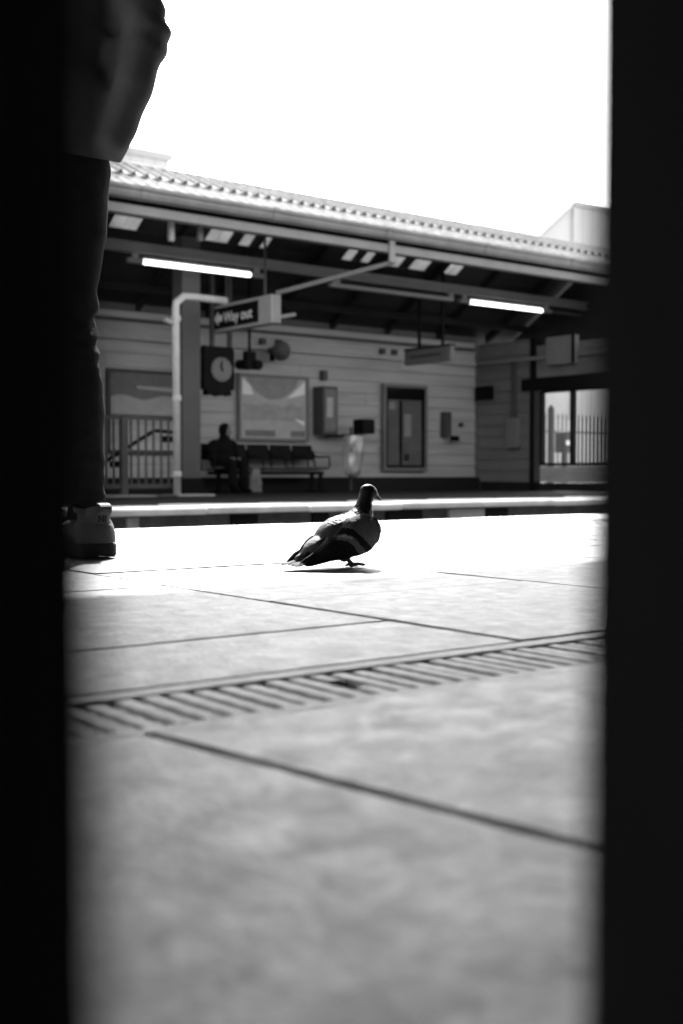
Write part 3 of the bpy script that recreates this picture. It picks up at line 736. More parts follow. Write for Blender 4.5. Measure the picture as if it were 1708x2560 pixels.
for px, py in ((296, 1160), (428, 1097)):
    p = P(px, py, Y=RYY + .2); MB().box(p.x - .09, p.x + .09, p.y - .05, p.y + .1, p.z - .05, p.z + .04).build('bracket', M_BLACK, rl)

# ------------------------------------------------------------------ clock and camera cluster
CY = 15.8
x0, x1, z0, z1w = on_wall(511, 866, 586, 990, CY)
ck = empty('platform_clock', ((x0 + x1) / 2, CY, z0), 'black hanging clock board with a round pale dial, right of the column', 'clock')
Wc = x1 - x0; Hc = z1w - z0
sc_ = [(x0 + .03, CY, z1w), (x1 - .03, CY, z1w), (x1, CY, z1w - .05), (x1, CY, z0 + .11), (x1 - .06, CY, z0 + .09), (x1 - .05, CY, z0 + .01), (x1 - .13, CY, z0 + .01), (x1 - .15, CY, z0 + .05)]
for i in range(9):
    t = i / 8; sc_.append((x1 - .16 - (Wc - .32) * t, CY, z0 + .05 - .05 * math.sin(PI * t)))
sc_ += [(x0 + .15, CY, z0 + .05), (x0 + .13, CY, z0 + .01), (x0 + .05, CY, z0 + .01), (x0 + .06, CY, z0 + .09), (x0, CY, z0 + .11), (x0, CY, z1w - .05)]
MB().prism(sc_, (0, .14, 0)).build('board', M_BLACK, ck)
dc_ = P(553, 924, Y=CY); rd = (P(553, 894, Y=CY).z - P(553, 954, Y=CY).z) / 2
dial = MB().disc((dc_.x, CY - .001, dc_.z), (0, -1, 0), rd, .02, 36).build('dial', M_MGREY, ck)
MB().bar((dc_.x, CY - .024, dc_.z - .03), (dc_.x, CY - .024, dc_.z + rd * .78), .022, .003, (0, 1, 0)).build('hand', M_BLACK, dial)
MB().bar((dc_.x + .01, CY - .027, dc_.z - .03), (dc_.x - .02, CY - .027, dc_.z + rd * .5), .035, .003, (0, 1, 0)).build('hand', M_BLACK, dial)
tk = MB()
for i in range(12):
    a = i * PI / 6; c_, s_ = math.sin(a), math.cos(a)
    tk.bar((dc_.x + c_ * rd * .82, CY - .0225, dc_.z + s_ * rd * .82), (dc_.x + c_ * rd * .93, CY - .0225, dc_.z + s_ * rd * .93), .014, .002, (0, 1, 0))
tk.build('hour_marks', M_BLACK, dial)
for px in (536, 592 - 12):
    x = P(px, 850, Y=CY).x; MB().box(x - .03, x + .03, CY + .04, CY + .1, z1w + .001, roofz(CY) - .05).build('hanger', M_STEELD, ck)
QY = 16.2
b0 = P(611, 877, Y=QY); b1 = P(637, 908, Y=QY)
cc_ = empty('camera_cluster', (b0.x, QY, b1.z), 'black cluster of two security cameras on a short stem, between clock and poster', 'security camera')
MB().box(b0.x, b1.x, QY - .06, QY + .06, b1.z, b0.z).build('bracket', M_BLACK, cc_, bevel=.03)
for px in (612, 638):
    p = P(px, 914, Y=QY); MB().tube([(p.x, QY + .18, p.z + .03), (p.x, QY - .12, p.z)], .085, 14).build('camera_body', M_BLACK, cc_, bevel=.02)
    MB().tube([(p.x, QY - .121, p.z), (p.x, QY - .14, p.z)], .05, 14).build('lens', M_BLACK, cc_)
MB().tube([((b0.x + b1.x) / 2, QY, b0.z), ((b0.x + b1.x) / 2, QY, roofz(QY) - .05)], .025, 8).build('stem', M_BLACK, cc_)
p = P(710, 878, Y=16.5)
sp_ = empty('wall_speaker', (p.x, 16.6, p.z - .2), 'dark horn speaker under the canopy edge above the large poster', 'speaker')
MB().tube([(p.x, 16.95, p.z + .05), (p.x, 16.7, p.z + .04), (p.x - .05, 16.5, p.z)], [.05, .07, .17], 16).build('horn', M_COLM, sp_, smooth=True)
MB().tube([(p.x, 16.85, p.z), (p.x, 16.85, p.z - .14)], .05, 10).build('driver', M_BLACK, sp_)

# ------------------------------------------------------------------ bench, litter bag
BY = 16.5
bx0, bx1 = P(520, 1160, Y=BY).x, P(806, 1160, Y=BY).x
SEAT = FLOOR + .42
bn = empty('platform_bench', ((bx0 + bx1) / 2, BY, FLOOR), 'dark metal row of seats against the wall, where the seated person sits', 'bench')
ns = 5; sw = (bx1 - bx0) / ns
for i in range(ns):
    a, b = bx0 + i * sw + .02, bx0 + (i + 1) * sw - .02
    MB().hexa([(a, BY - .25, SEAT - .02), (b, BY - .25, SEAT - .02), (b, BY + .2, SEAT - .05), (a, BY + .2, SEAT - .05), (a, BY - .25, SEAT + .015), (b, BY - .25, SEAT + .015), (b, BY + .2, SEAT - .02), (a, BY + .2, SEAT - .02)]).build('seat', M_STEELD, bn, bevel=.008)
    MB().hexa([(a, BY + .22, SEAT + .13), (b, BY + .22, SEAT + .13), (b, BY + .25, SEAT + .13), (a, BY + .25, SEAT + .13), (a, BY + .29, SEAT + .40), (b, BY + .29, SEAT + .40), (b, BY + .32, SEAT + .40), (a, BY + .32, SEAT + .40)]).build('backrest', M_BLACK, bn, bevel=.008)
MB().box(bx0, bx1, BY - .05, BY + .02, SEAT - .12, SEAT - .06).build('beam', M_BLACK, bn)
for i in range(ns + 1):
    x = bx0 + i * sw
    MB().tube([(x, BY - .22, SEAT + .02), (x, BY - .2, SEAT + .19), (x, BY + .2, SEAT + .19), (x, BY + .28, SEAT + .3), (x, BY + .2, SEAT - .05)], .016, 8).build('armrest', M_BLACK, bn)
for px in (545, 779, 822):
    x = min(P(px, 1200, Y=BY).x, bx1 - .05)
    lg = MB(); lg.box(x - .03, x + .03, BY - .04, BY + .01, FLOOR + .03, SEAT - .12); lg.box(x - .03, x + .03, BY - .22, BY + .2, FLOOR + .002, FLOOR + .03); lg.build('leg', M_BLACK, bn)
lx = P(885, 1130, Y=16.45).x
ls = empty('litter_stand', (lx, 16.45, FLOOR), 'litter hoop with a hanging clear plastic bag and dark lid, right of the bench', 'litter bin')
MB().tube([(lx + .05, 16.6, FLOOR + .002), (lx + .05, 16.6, FLOOR + 1.15)], .025, 8).build('pole', M_STEELD, ls)
ld0, ld1, lz0, lz1 = on_wall(895, 1048, 925, 1085, 16.4)
MB().box(ld0, ld1, 16.25, 16.55, lz0, lz1).build('lid', M_BLACK, ls, bevel=.03)
hz = lz0 - .02
MB().tube([(lx - .05 + .2 * math.cos(i * PI / 10), 16.42 + .17 * math.sin(i * PI / 10), hz) for i in range(21)], .014, 6, cap=False).build('hoop', M_STEELD, ls)
bg_ = MB(); nr = 18; rows = 14; vs = []
for j in range(rows):
    t = j / (rows - 1); r = .185 * (.72 + .42 * math.sin(.5 + t * 2.1) - .25 * t) * (1 if j < rows - 1 else .4)
    for k in range(nr):
        a = 2 * PI * k / nr; rr = r * (1 + .34 * noise.noise(Vector((math.cos(a) * 2, math.sin(a) * 2, t * 3))))
        vs.append((lx - .05 + rr * math.cos(a), 16.42 + rr * .85 * math.sin(a), hz - t * (hz - FLOOR - .25)))
bg_.add(vs, [(j * nr + k, j * nr + (k + 1) % nr, (j + 1) * nr + (k + 1) % nr, (j + 1) * nr + k) for j in range(rows - 1) for k in range(nr)] + [tuple((rows - 1) * nr + k for k in range(nr))])
bg_.build('bag', M_BAG, ls, smooth=True)
MB().bar((P(820, 1088, Y=16.8).x, 16.85, lz0 - .03), (ld0, 16.85, lz0 - .03), .05, .05).build('arm', M_BLACK, ls)

# ------------------------------------------------------------------ seated person
sx = P(558, 1180, Y=BY).x; hd = P(566, 1077, Y=BY - .02)
sit = empty('person', (sx, BY - .1, FLOOR), 'person in black coat and headscarf sitting on the bench with head turned aside', 'person')
def V3(dx, dy, dz): return Vector((sx + dx, BY + dy, FLOOR + dz))
hz_ = hd.z - FLOOR                                # head centre height
hx = hd.x - sx
coat = []
FDx, FDy = .62, -.78                              # the way the face is turned
coat += [('c', V3(0, .05, .50), V3(0, .03, .70), .185, .175), ('c', V3(0, .03, .70), V3(hx * .5, .0, .85), .172, .11)]
coat += [('c', V3(-.155, .0, .80), V3(.165, .0, .80), .085, .085)]
for sgn in (-1, 1):
    coat += [('c', V3(sgn * .10, .02, .50), V3(sgn * .11 + .05, -.36, .48), .10, .09)]
    coat += [('c', V3(sgn * .11 + .05, -.36, .48), V3(sgn * .10 + .07, -.38, .12), .085, .085)]
    coat += [('c', V3(sgn * .20, .0, .79), V3(sgn * .25, -.05, .58), .074, .064), ('c', V3(sgn * .25, -.05, .58), V3(sgn * .11 + .04, -.26, .56), .056, .044)]
body_bl = [('c', V3(hx * .5, -.01, .80), V3(hx, -.02, hz_ - .05), .05, .047), ('e', V3(hx, -.02, hz_), (.076, .092, .112), Matrix.Rotation(.67, 3, 'Z')), ('c', V3(0, .02, .52), V3(hx * .5, -.01, .8), .12, .08)]
body_bl += [('c', V3(hx + FDx * .085, -.02 + FDy * .085, hz_ - .0), V3(hx + FDx * .104, -.02 + FDy * .104, hz_ - .025), .011, .016)]
for sgn in (-1, 1):
    body_bl += [('c', V3(sgn * .09 + .05, -.26, .56), V3(sgn * .05 + .05, -.34, .555), .033, .028), ('c', V3(sgn * .1, .0, .49), V3(sgn * .11 + .05, -.34, .48), .065, .058), ('c', V3(sgn * .11 + .05, -.34, .48), V3(sgn * .1 + .07, -.36, .09), .052, .038)]
organic('body', body_bl, .012, M_SKIN, sit, 4)
organic('coat', coat, .016, M_CLOTH, sit, 6, fn=lambda c, n: .012 * noise.noise(c * 7))
scarf = [('e', V3(hx - FDx * .028, -.02 - FDy * .028, hz_ + .012), (.092, .104, .122), Matrix.Rotation(.67, 3, 'Z')), ('c', V3(hx - FDx * .03, -.02 - FDy * .03, hz_ - .07), V3(hx * .6, .01, .84), .078, .11)]
organic('headscarf', scarf, .012, M_CLOTH, sit, 4, cuts=(), fn=lambda c, n: .004 * noise.noise(c * 15) - (.06 if (c - V3(hx + FDx * .09, -.02 + FDy * .09, hz_ - .005)).length < .082 else 0))
for sgn in (-1, 1):
    organic('shoe', [('c', V3(sgn * .10 + .07, -.34, .05), V3(sgn * .10 + .09, -.52, .04), .046, .034)], .01, M_BLACK, sit, 2)
bgp = P(634, 1248, Y=BY - .35)
bgx = P(634, 1215, Y=BY - .4).x; by_ = BY - .45; bz1 = P(634, 1172, Y=by_).z
sb = MB(); vs = []
for j in range(12):
    t = j / 11; hw = .11 * (1 + .15 * math.sin(t * 3)) * (1 - .35 * t * t); hd_ = .07 * (1 - .5 * t)
    for k in range(20):
        a = 2 * PI * k / 20; q = 1 + .2 * noise.noise(Vector((math.cos(a) * 1.7, math.sin(a) * 1.7, t * 4)))
        vs.append((bgx + hw * q * math.copysign(abs(math.cos(a)) ** .6, math.cos(a)), by_ + hd_ * q * math.copysign(abs(math.sin(a)) ** .6, math.sin(a)), FLOOR + .003 + t * (bz1 - FLOOR)))
sb.add(vs, [(j * 20 + k, j * 20 + (k + 1) % 20, (j + 1) * 20 + (k + 1) % 20, (j + 1) * 20 + k) for j in range(11) for k in range(20)] + [tuple(range(19, -1, -1))])
top_level(sb, 'carrier_bag', M_BAG2, 'crumpled grey carrier bag standing on the floor at the seated person', 'bag', smooth=True)

# ------------------------------------------------------------------ beyond: fence, yard things, pale buildings
FY = 18.6
fn_ = empty('palisade_fence', (24, FY, FLOOR), 'palisade fence of thin upright pales seen through the end window', 'fence')
ft = P(1470, 1037, Y=FY).z
MB().box(17.2, 40, FY + .02, FY + .06, FLOOR + .35, FLOOR + .40).build('rail', M_FENCE, fn_)
MB().box(17.2, 40, FY + .02, FY + .06, ft - .45, ft - .40).build('rail', M_FENCE, fn_)
x = 17.3; proto = None
while x < 38:
    if proto is None:
        pm = MB(); pm.hexa([(x - .016, FY - .01, FLOOR + .007), (x + .016, FY - .01, FLOOR + .007), (x + .016, FY + .015, FLOOR + .007), (x - .016, FY + .015, FLOOR + .007), (x - .016, FY - .01, ft - .06), (x + .016, FY - .01, ft - .06), (x + .016, FY + .015, ft - .06), (x - .016, FY + .015, ft - .06)])
        pm.hexa([(x - .016, FY - .01, ft - .06), (x + .016, FY - .01, ft - .06), (x + .016, FY + .015, ft - .06), (x - .016, FY + .015, ft - .06), (x - .003, FY, ft), (x + .003, FY, ft), (x + .003, FY + .005, ft), (x - .003, FY + .005, ft)])
        proto = pm.build('pale', M_FENCE, fn_); px0 = x
    else:
        o = proto.copy(); col.objects.link(o); o.location.x = proto.location.x + (x - px0)
    x += .145
yp = P(1377, 1150, Y=17.6)
top_level(MB().tube([(yp.x, 17.6, FLOOR + .006), (yp.x, 17.6, P(1377, 1022, Y=17.6).z)], .075, 12).tube([(yp.x, 17.6, P(1377, 1022, Y=17.6).z), (yp.x, 17.6, P(1377, 1012, Y=17.6).z)], [.075, .02], 12), 'yard_post', M_STEELD,
          'dark round post in the sunny yard beyond the left window pane', 'post', smooth=False)
mx_ = P(1412, 1100, Y=17.9)
mc = empty('yard_machine', (mx_.x, 17.9, FLOOR + .006), 'dark ticket machine with a white notice in the yard beyond the window', 'machine')
MB().box(P(1404, 1100, Y=17.9).x, P(1428, 1100, Y=17.9).x, 17.75, 18.1, P(1412, 1132, Y=17.9).z, P(1412, 1079, Y=17.9).z).build('case', M_STEELD, mc, bevel=.02)
MB().box(mx_.x - .05, mx_.x + .05, 17.85, 17.95, FLOOR + .007, P(1412, 1132, Y=17.9).z - .001).build('stand', M_STEELD, mc)
MB().box(P(1416, 1100, Y=17.74).x, P(1425, 1100, Y=17.74).x, 17.735, 17.748, P(1412, 1112, Y=17.74).z, P(1412, 1101, Y=17.74).z).build('notice', M_WHITE, mc)

def clad(name, x0, x1, y0, y1, zb, zt, label, ridge=0.0, pitch=.6):
    o = empty(name, ((x0 + x1) / 2, y0, -1.29), label, 'building')
    mb = MB(); n = int((x1 - x0) / pitch); dp = .03
    pts = []
    for i in range(n):
        a = x0 + (x1 - x0) * i / n; w_ = (x1 - x0) / n
        pts += [(a, y0, -1.29), (a + w_ * .55, y0, -1.29), (a + w_ * .65, y0 + dp, -1.29), (a + w_ * .9, y0 + dp, -1.29)]
    pts += [(x1, y0, -1.29), (x1, y1, -1.29), (x0, y1, -1.29)]
    mb.prism(pts, (0, 0, zt + 1.29)); mb.build('cladding', M_PALE, o)
    return o
# flat-topped pale block on the left
Y1_ = 46
lx1 = P(421, 400, Y=Y1_).x; lz = P(421, 386, Y=Y1_).z
o = clad('pale_block', lx1 - 14, lx1, Y1_, Y1_ + 14, 0, lz - .3, 'pale flat-topped building rising behind the canopy roof on the left')
MB().box(lx1 - 14.2, lx1 + .15, Y1_ - .15, Y1_ + 14.1, lz - .295, lz).build('parapet', M_PALER, o)
# pitched pale shed on the right
rA = P(1436, 503, Y=40); rB = P(1335, 600, Y=40)
sh = empty('pale_shed', (rA.x + 6, 40, -1.29), 'pale ribbed shed with a sloping verge rising behind the canopy on the right', 'building')
shz = rA.z
mb = MB(); x = rA.x; pts = []
while x < rA.x + 14:
    pts += [(x, 40, -1.29), (x + .45, 40, -1.29), (x + .5, 40.03, -1.29), (x + .7, 40.03, -1.29)]; x += .75
pts += [(x, 40, -1.29), (x, 52, -1.29), (rA.x, 52, -1.29)]
mb.prism(pts, (0, 0, shz - .25 + 1.29)); mb.build('cladding', M_PALE, sh)
MB().prism([(rA.x - .01, 40.2, -1.29), (rA.x - .01, 40.2, shz - .3), (rB.x - 3, 40.2, rB.z - (rA.z - rB.z) / (rA.x - rB.x) * 3 - .3), (rB.x - 3, 40.2, -1.29)], (0, 11, 0)).build('side_bay', M_PALE, sh)
MB().prism([(rA.x - .01, 40.0, shz - .29), (rA.x - .01, 40.0, shz), (rB.x - 3.4, 40.0, rB.z - (rA.z - rB.z) / (rA.x - rB.x) * 3.4), (rB.x - 3.4, 40.0, rB.z - (rA.z - rB.z) / (rA.x - rB.x) * 3.4 - .29)], (0, 11.3, 0)).build('roof', M_PALER, sh)
MB().box(rA.x, x + .1, 39.85, 52.1, shz - .245, shz).build('roof', M_PALER, sh)
# low white warehouse far beyond the yard, seen through the window
wh = clad('white_warehouse', 26, 80, 36, 50, 0, 2.6, 'long low white warehouse wall far beyond the palisade fence')

# ------------------------------------------------------------------ near canopy overhead (its shade falls on the paving)
nc = empty('near_canopy', (4, -2, 0), 'flat platform canopy overhead that shades the near paving', 'canopy')
NE = 4.33; NH = 3.2
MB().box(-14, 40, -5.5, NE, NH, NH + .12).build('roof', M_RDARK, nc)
MB().box(-14, 40, NE + .002, NE + .12, NH - .05, NH + .2).build('fascia', M_STEEL, nc)
for x in (-5, 1.5, 8, 14.5, 21):
    MB().box(x - .1, x + .1, -2.1, -1.9, .002, NH - .001).build('column', M_STEELD, nc, bevel=.01)
tag(MB().box(-14, 40, -5.8, -5.51, -.09, 3.4).build('unseen_rear_wall', M_WALLR), 'long grey unseen wall closing off light behind the near platform', 'wall')  # unseen wall, cuts rear light so the paving darkens towards the camera

# ------------------------------------------------------------------ drain channel with grating
dr = empty('drain_channel', (1, CH_N, -.095), 'galvanised slotted drain grating set across the near paving', 'drain')
DX0, DX1 = -1.0, 2.6
MB().box(DX0, DX1, CH_N + .004, CH_F, -.099, -.097).build('channel_floor', M_PIT, dr)
# edge rails of the frame
MB().box(DX0, DX1, CH_N - .004, CH_N + .012, -.095, -.0015).build('frame_rail', M_GRATE, dr, bevel=.002)
MB().box(DX0, DX1, CH_F - .022, CH_F + .004, -.095, -.0005).build('frame_rail', M_GRATE, dr, bevel=.002)
BP = .0253
ga, gb = CH_N + .0135, CH_F - .0235
bar0 = None; x = DX0 + .01; i = 0
random.seed(3)
me_bar = None
MISS = P(862, 1702, Z=0).x
while x < DX1 - .02:
    if me_bar is None:
        bb = MB().box(x - .0082, x + .0082, ga, gb, -.02, -.002); bar0 = bb.build('grate_bar', M_GRATE, dr, bevel=.003); xb0 = x
    elif abs(x - MISS) < BP * .6:
        for ya, yb in ((ga, (ga + gb) / 2 - .017), ((ga + gb) / 2 + .021, gb)): MB().box(x - .0082, x + .0082, ya, yb, -.02, -.002).build('grate_bar', M_GRATE, dr, bevel=.003)
    else:
        o = bar0.copy(); col.objects.link(o); o.location.x = bar0.location.x + (x - xb0); o.location.z = bar0.location.z + random.uniform(-.0012, .0006)
    me_bar = 1; x += BP
for q, y in enumerate((ga + .022, (ga + gb) / 2, gb - .022)):
    for xa, xb in (((DX0, DX1),) if q != 1 else ((DX0, MISS - .018), (MISS + .018, DX1))):
        MB().box(xa, xb, y - .0055, y + .0055, -.026, -.0055).build('grate_stay', M_GRATE, dr)
# ------------------------------------------------------------------ two dark posts close to the lens
def near_post(px, side, D, label):
    e = P(px, 1500, D=D); wd, dp_ = .14, (.06 if side < 0 else .10)
    c = Vector((e.x, e.y, 0)) + R * (side * wd / 2) - V * dp_ / 2
    o = empty('steel_post', (c.x, c.y, 0), label, 'post', 'dark posts framing the view')
    a = MB(); hw, hd2 = wd / 2, dp_ / 2; cr_ = .006; pts = []
    for (sx_, sy_, a0) in ((1, 1, 0), (-1, 1, 90), (-1, -1, 180), (1, -1, 270)):
        for k in range(5):
            an = math.radians(a0 + k * 22.5); pts.append(c + R * (sx_ * (hw - cr_) + cr_ * math.cos(an)) + V * (sy_ * (hd2 - cr_) + cr_ * math.sin(an)) + Vector((0, 0, .012)))
    a.prism(pts, (0, 0, 1.05)); a.build('shaft', M_POST, o)
    cap = MB().prism([p + Vector((0, 0, 1.051)) + (p - (c + Vector((0, 0, .012)))) * .05 for p in pts], (0, 0, .02)); cap.build('cap', M_POST, o)
    bp_ = [c + R * sx_ * (hw + .012) + V * sy_ * (hd2 + .012) + Vector((0, 0, .001)) for sx_, sy_ in ((1, 1), (-1, 1), (-1, -1), (1, -1))]
    MB().prism(bp_, (0, 0, .0105)).build('base_plate', M_POST, o)
near_post(285, -1, .118, 'blurred dark steel post close to the lens, in front of the standing person')
near_post(1452, 1, .21, 'blurred dark steel post close to the lens, on the side away from the person')

# ------------------------------------------------------------------ standing person, seen from behind at the left
DZ = 2.62
hl = P(243, 1393, D=DZ); hl.z = 0
st = empty('person', (hl.x, hl.y, 0), 'standing person in dark jacket, tight trousers and trainers, seen from behind', 'person')
FD = Vector((math.cos(ANG + math.radians(38)), math.sin(ANG + math.radians(38)), 0)); RT = Vector((FD.y, -FD.x, 0))
def Q(px, py, dd=0.0): return P(px, py, D=DZ + dd)
kn, an, hp_ = Q(172, 812, .03), Q(211, 1262, .03), Q(165, 360, .03)
LO = -RT * .19 + FD * .05                         # the other leg
def leg_pts(shift):
    return [an + shift, Q(203, 1150, .03) + shift, Q(194, 1035, .03) + shift, Q(186, 930, .03) + shift, kn + shift, Q(176, 700, .03) + shift, Q(176, 560, .03) + shift, Q(168, 430, .03) + shift * .9, hp_ + shift * .6 + FD * .04]
lr = [.046, .052, .0615, .06, .058, .066, .082, .096, .105]
tro = []; bod = []
for sh_ in (Vector((0, 0, 0)), LO):
    pts = leg_pts(sh_)
    for i in range(len(pts) - 1):
        tro.append(('c', pts[i], pts[i + 1], lr[i], lr[i + 1])); bod.append(('c', pts[i], pts[i + 1], lr[i] - .014, lr[i + 1] - .014))
    foot = Vector((pts[0].x, pts[0].y, .055))
    bod.append(('c', pts[0], foot, .034, .034)); bod.append(('c', foot, foot + FD * .13 + Vector((0, 0, -.015)), .033, .025))
pel = hp_ + LO * .3 + FD * .02
pf = FD * .05 - Vector((0, 0, .03)); tro.append(('c', hp_ + pf, hp_ + LO * .6 + pf, .095, .095))
bod.append(('c', pel, pel + Vector((0, 0, .5)), .09, .1)); bod.append(('c', pel + Vector((0, 0, .5)), pel + Vector((0, 0, .66)), .06, .052))
hc = pel + Vector((0, 0, .78)) + FD * .03
bod.append(('e', hc, (.078, .098, .118), Matrix.Rotation(math.atan2(FD.y, FD.x) - PI / 2, 3, 'Z')))
bod.append(('c', hc + FD * .095, hc + FD * .112 - Vector((0, 0, .03)), .011, .016))
for s_ in (-1, 1): bod.append(('c', hc + RT * s_ * .08 + Vector((0, 0, .01)), hc + RT * s_ * .083 - Vector((0, 0, .03)), .016, .012))
def crease(c, n):
    k = .004 * noise.noise(Vector((c.x * 12, c.y * 12, c.z * 26)))
    zk = c.z - kn.z
    if abs(zk) < .13: k += .0055 * math.sin(zk * 130 + 8 * noise.noise(c * 9)) * (1 - abs(zk) / .13)
    if c.z < .28: k += .003 * math.sin(c.z * 150) * (1 - max(0, c.z - .13) / .15)
    return k
hem_z = P(211, 1252, D=DZ).z
organic('trousers', tro, .007, M_DENIM, st, 4, fn=crease, cuts=(((0, 0, hem_z), (0, 0, -1)),))
# jacket with the bent right arm
sh_c = Q(150, -330, .06); el = Q(366, 88, -.02); pk = Q(283, 352, -.06)
shr = Q(255, -300, .03)
tor = [Q(160, 440, .06), Q(165, 230, .06), Q(170, 60, .06), Q(165, -150, .06), Q(160, -300, .06)]
jb = []
tr_ = [.128, .126, .128, .138, .12]
for i in range(4): jb.append(('c', tor[i], tor[i + 1], tr_[i], tr_[i + 1]))
for i in range(4): jb.append(('c', tor[i] + LO * .75, tor[i + 1] + LO * .75, tr_[i], tr_[i + 1]))
for i in range(4): jb.append(('c', tor[i] + LO * .37, tor[i + 1] + LO * .37, tr_[i], tr_[i + 1]))
hemc = Q(192, 372, -.01)
jb += [('c', Q(213, 376, .0), Q(205, 250, .0), .078, .085)]
shl = tor[4] + LO * .9 - RT * .1
jb += [('c', tor[4], shr, .1, .072), ('c', shr, Q(322, -100, .0), .072, .062), ('c', Q(322, -100, .0), el, .062, .050), ('c', el, Q(333, 215, -.05), .052, .045), ('c', Q(333, 215, -.05), pk, .044, .034)]
jb += [('c', Q(300, -260, .03), Q(300, 62, .02), .045, .038), ('c', Q(300, 138, .0), Q(286, 300, .0), .04, .05), ('c', pk, Q(284, 396, -.03), .036, .02)]
jb += [('c', shl, shl - RT * .05 - Vector((0, 0, .3)), .075, .06), ('c', shl - RT * .05 - Vector((0, 0, .3)), shl + FD * .15 - Vector((0, 0, .52)), .058, .045)]
def jfold(c, n):
    return .006 * noise.noise(Vector((c.x * 9, c.y * 9, c.z * 9))) + .0045 * math.sin(c.z * 70 + 9 * noise.noise(c * 6)) * max(0, min(1, (c - pk).dot(RT) * 6))
jhem = P(285, 404, D=DZ).z
organic('jacket', jb, .008, M_JACKET, st, 4, fn=jfold, cuts=(((hl.x, hl.y, jhem), FD * .32 + Vector((0, 0, -1))),))
lh = shl + FD * .15 - Vector((0, 0, .52)); bod.append(('c', lh, lh + FD * .1, .03, .024)); bod.append(('c', shl, lh, .03, .03))
organic('body', bod, .009, M_SKIN, st, 3)
hair = organic('hair', [('e', hc + Vector((0, 0, .03)) - FD * .015, (.086, .1, .105), Matrix.Rotation(math.atan2(FD.y, FD.x) - PI / 2, 3, 'Z'))], .01, M_HAIR, st, 3, fn=lambda c, n: .004 * noise.noise(c * 40), cuts=((hc + FD * .06, FD),))
# trainers
def shoe(heel, dirv, first):
    rt = Vector((dirv.y, -dirv.x, 0))
    def L(f, r, z): return heel + dirv * f + rt * r + Vector((0, 0, z))
    o = empty('shoe', (0, 0, 0)); o.parent = st; o.location = heel - Vector(st.location)
    rows = [(0.0, .014), (.004, .024), (.012, .034), (.026, .041), (.06, .043), (.12, .041), (.17, .05), (.22, .05), (.26, .041), (.283, .02)]
    def outline(k, grow=0):
        left = [L(f - (grow if i == 0 else (-grow if i == len(rows) - 1 else 0)), -(wd + grow) * k, 0) for i, (f, wd) in enumerate(rows)]
        right = [L(f - (grow if i == 0 else (-grow if i == len(rows) - 1 else 0)), (wd + grow) * k, 0) for i, (f, wd) in enumerate(rows)]
        return left + right[::-1]
    so_ = MB()
    def lift(f): return .0 if f < .2 else (f - .2) * .22
    hts = [(0.0, .90), (.006, 1.0), (.030, 1.0), (.033, .96)]
    base = outline(1); n = len(base); vs = []
    for zz, k in hts:
        oo = outline(k)
        for p in oo:
            f = (p - heel).dot(dirv); back = .010 * max(0, 1 - f / .03) * max(0, 1 - zz / .012)
            vs.append(p + Vector((0, 0, zz + lift(f) + back + .001)))
    fs = []
    for r in range(len(hts) - 1):
        for i in range(n): fs.append((r * n + i, r * n + (i + 1) % n, (r + 1) * n + (i + 1) % n, (r + 1) * n + i))
    fs += [tuple(range(n - 1, -1, -1)), tuple((len(hts) - 1) * n + i for i in range(n))]
    so_.add(vs, fs).build('sole', M_SOLE, o, bevel=.0015)
    up = [('e', L(.05, 0, .06), (.043, .04, .05), Matrix.Identity(3)), ('c', L(.04, 0, .055), L(.06, 0, .098), .036, .034), ('c', L(.07, 0, .06), L(.15, 0, .052), .038, .034), ('c', L(.15, 0, .05), L(.235, 0, .048), .034, .028), ('c', L(.17, -.012, .045), L(.22, .012, .045), .03, .03), ('c', L(.033, 0, .1), L(.028, 0, .108), .03, .026)]
    organic('upper', up, .004, M_SHOE, o, 3, cuts=((L(0, 0, .0325), (0, 0, -1)), (L(.035, 0, .112), Vector((0, 0, 1)) + dirv * .25)), fn=lambda c, n: .0008 * math.sin(c.z * 260) * (1 if (c - heel).dot(dirv) < .04 else .3))
    # heel counter panel, collar and pull loop
    cp = MB(); vs = []
    for zz, rr in ((.036, .0445), (.06, .0435), (.074, .040), (.078, .037)):
        for k in range(13):
            a = math.radians(-100 + 200 * k / 12); vs.append(L(.046 - rr * math.cos(a) * 1.02, rr * math.sin(a), zz))
    cp.add(vs, [(r * 13 + k, r * 13 + k + 1, (r + 1) * 13 + k + 1, (r + 1) * 13 + k) for r in range(3) for k in range(12)]).build('heel_counter', M_SHOE, o, smooth=True)
    lp = []
    for k in range(9):
        a = PI * k / 8; lp.append(L(.012 - .022 * math.sin(a), 0, .123 - .024 * (1 - math.cos(a)) / 2))
    lo_ = MB()
    for p, q in zip(lp[:-1], lp[1:]): lo_.bar(p, q, .026, .003, dirv)
    lo_.build('pull_loop', M_SHOE, o)
    MB().tube([L(.062 + .036 * math.cos(2 * PI * k / 20), .036 * math.sin(2 * PI * k / 20), .108 + .006 * math.cos(2 * PI * k / 20)) for k in range(21)], .007, 8, cap=False).build('collar', M_SHOE, o, smooth=True)
    for k in range(4):
        f = .11 + k * .02; MB().tube([L(f, -.03, .075 - k * .004), L(f + .004, 0, .092 - k * .006), L(f, .03, .075 - k * .004)], .003, 6).build('lace', M_SOLE, o)
    text_mesh('NI', .02, L(.0015, -.016, .083) - dirv * .002, rt, (0, 0, 1), M_SOLE, o, depth=.0008)
hr_ = Vector((hl.x, hl.y, 0)) + FD * .0
heelR = P(262, 1392, D=DZ - .045); heelR.z = 0
shoe(heelR, FD, True)
shoe(heelR + LO + Vector((0, 0, 0)) - Vector((0, 0, LO.z)), FD, False)
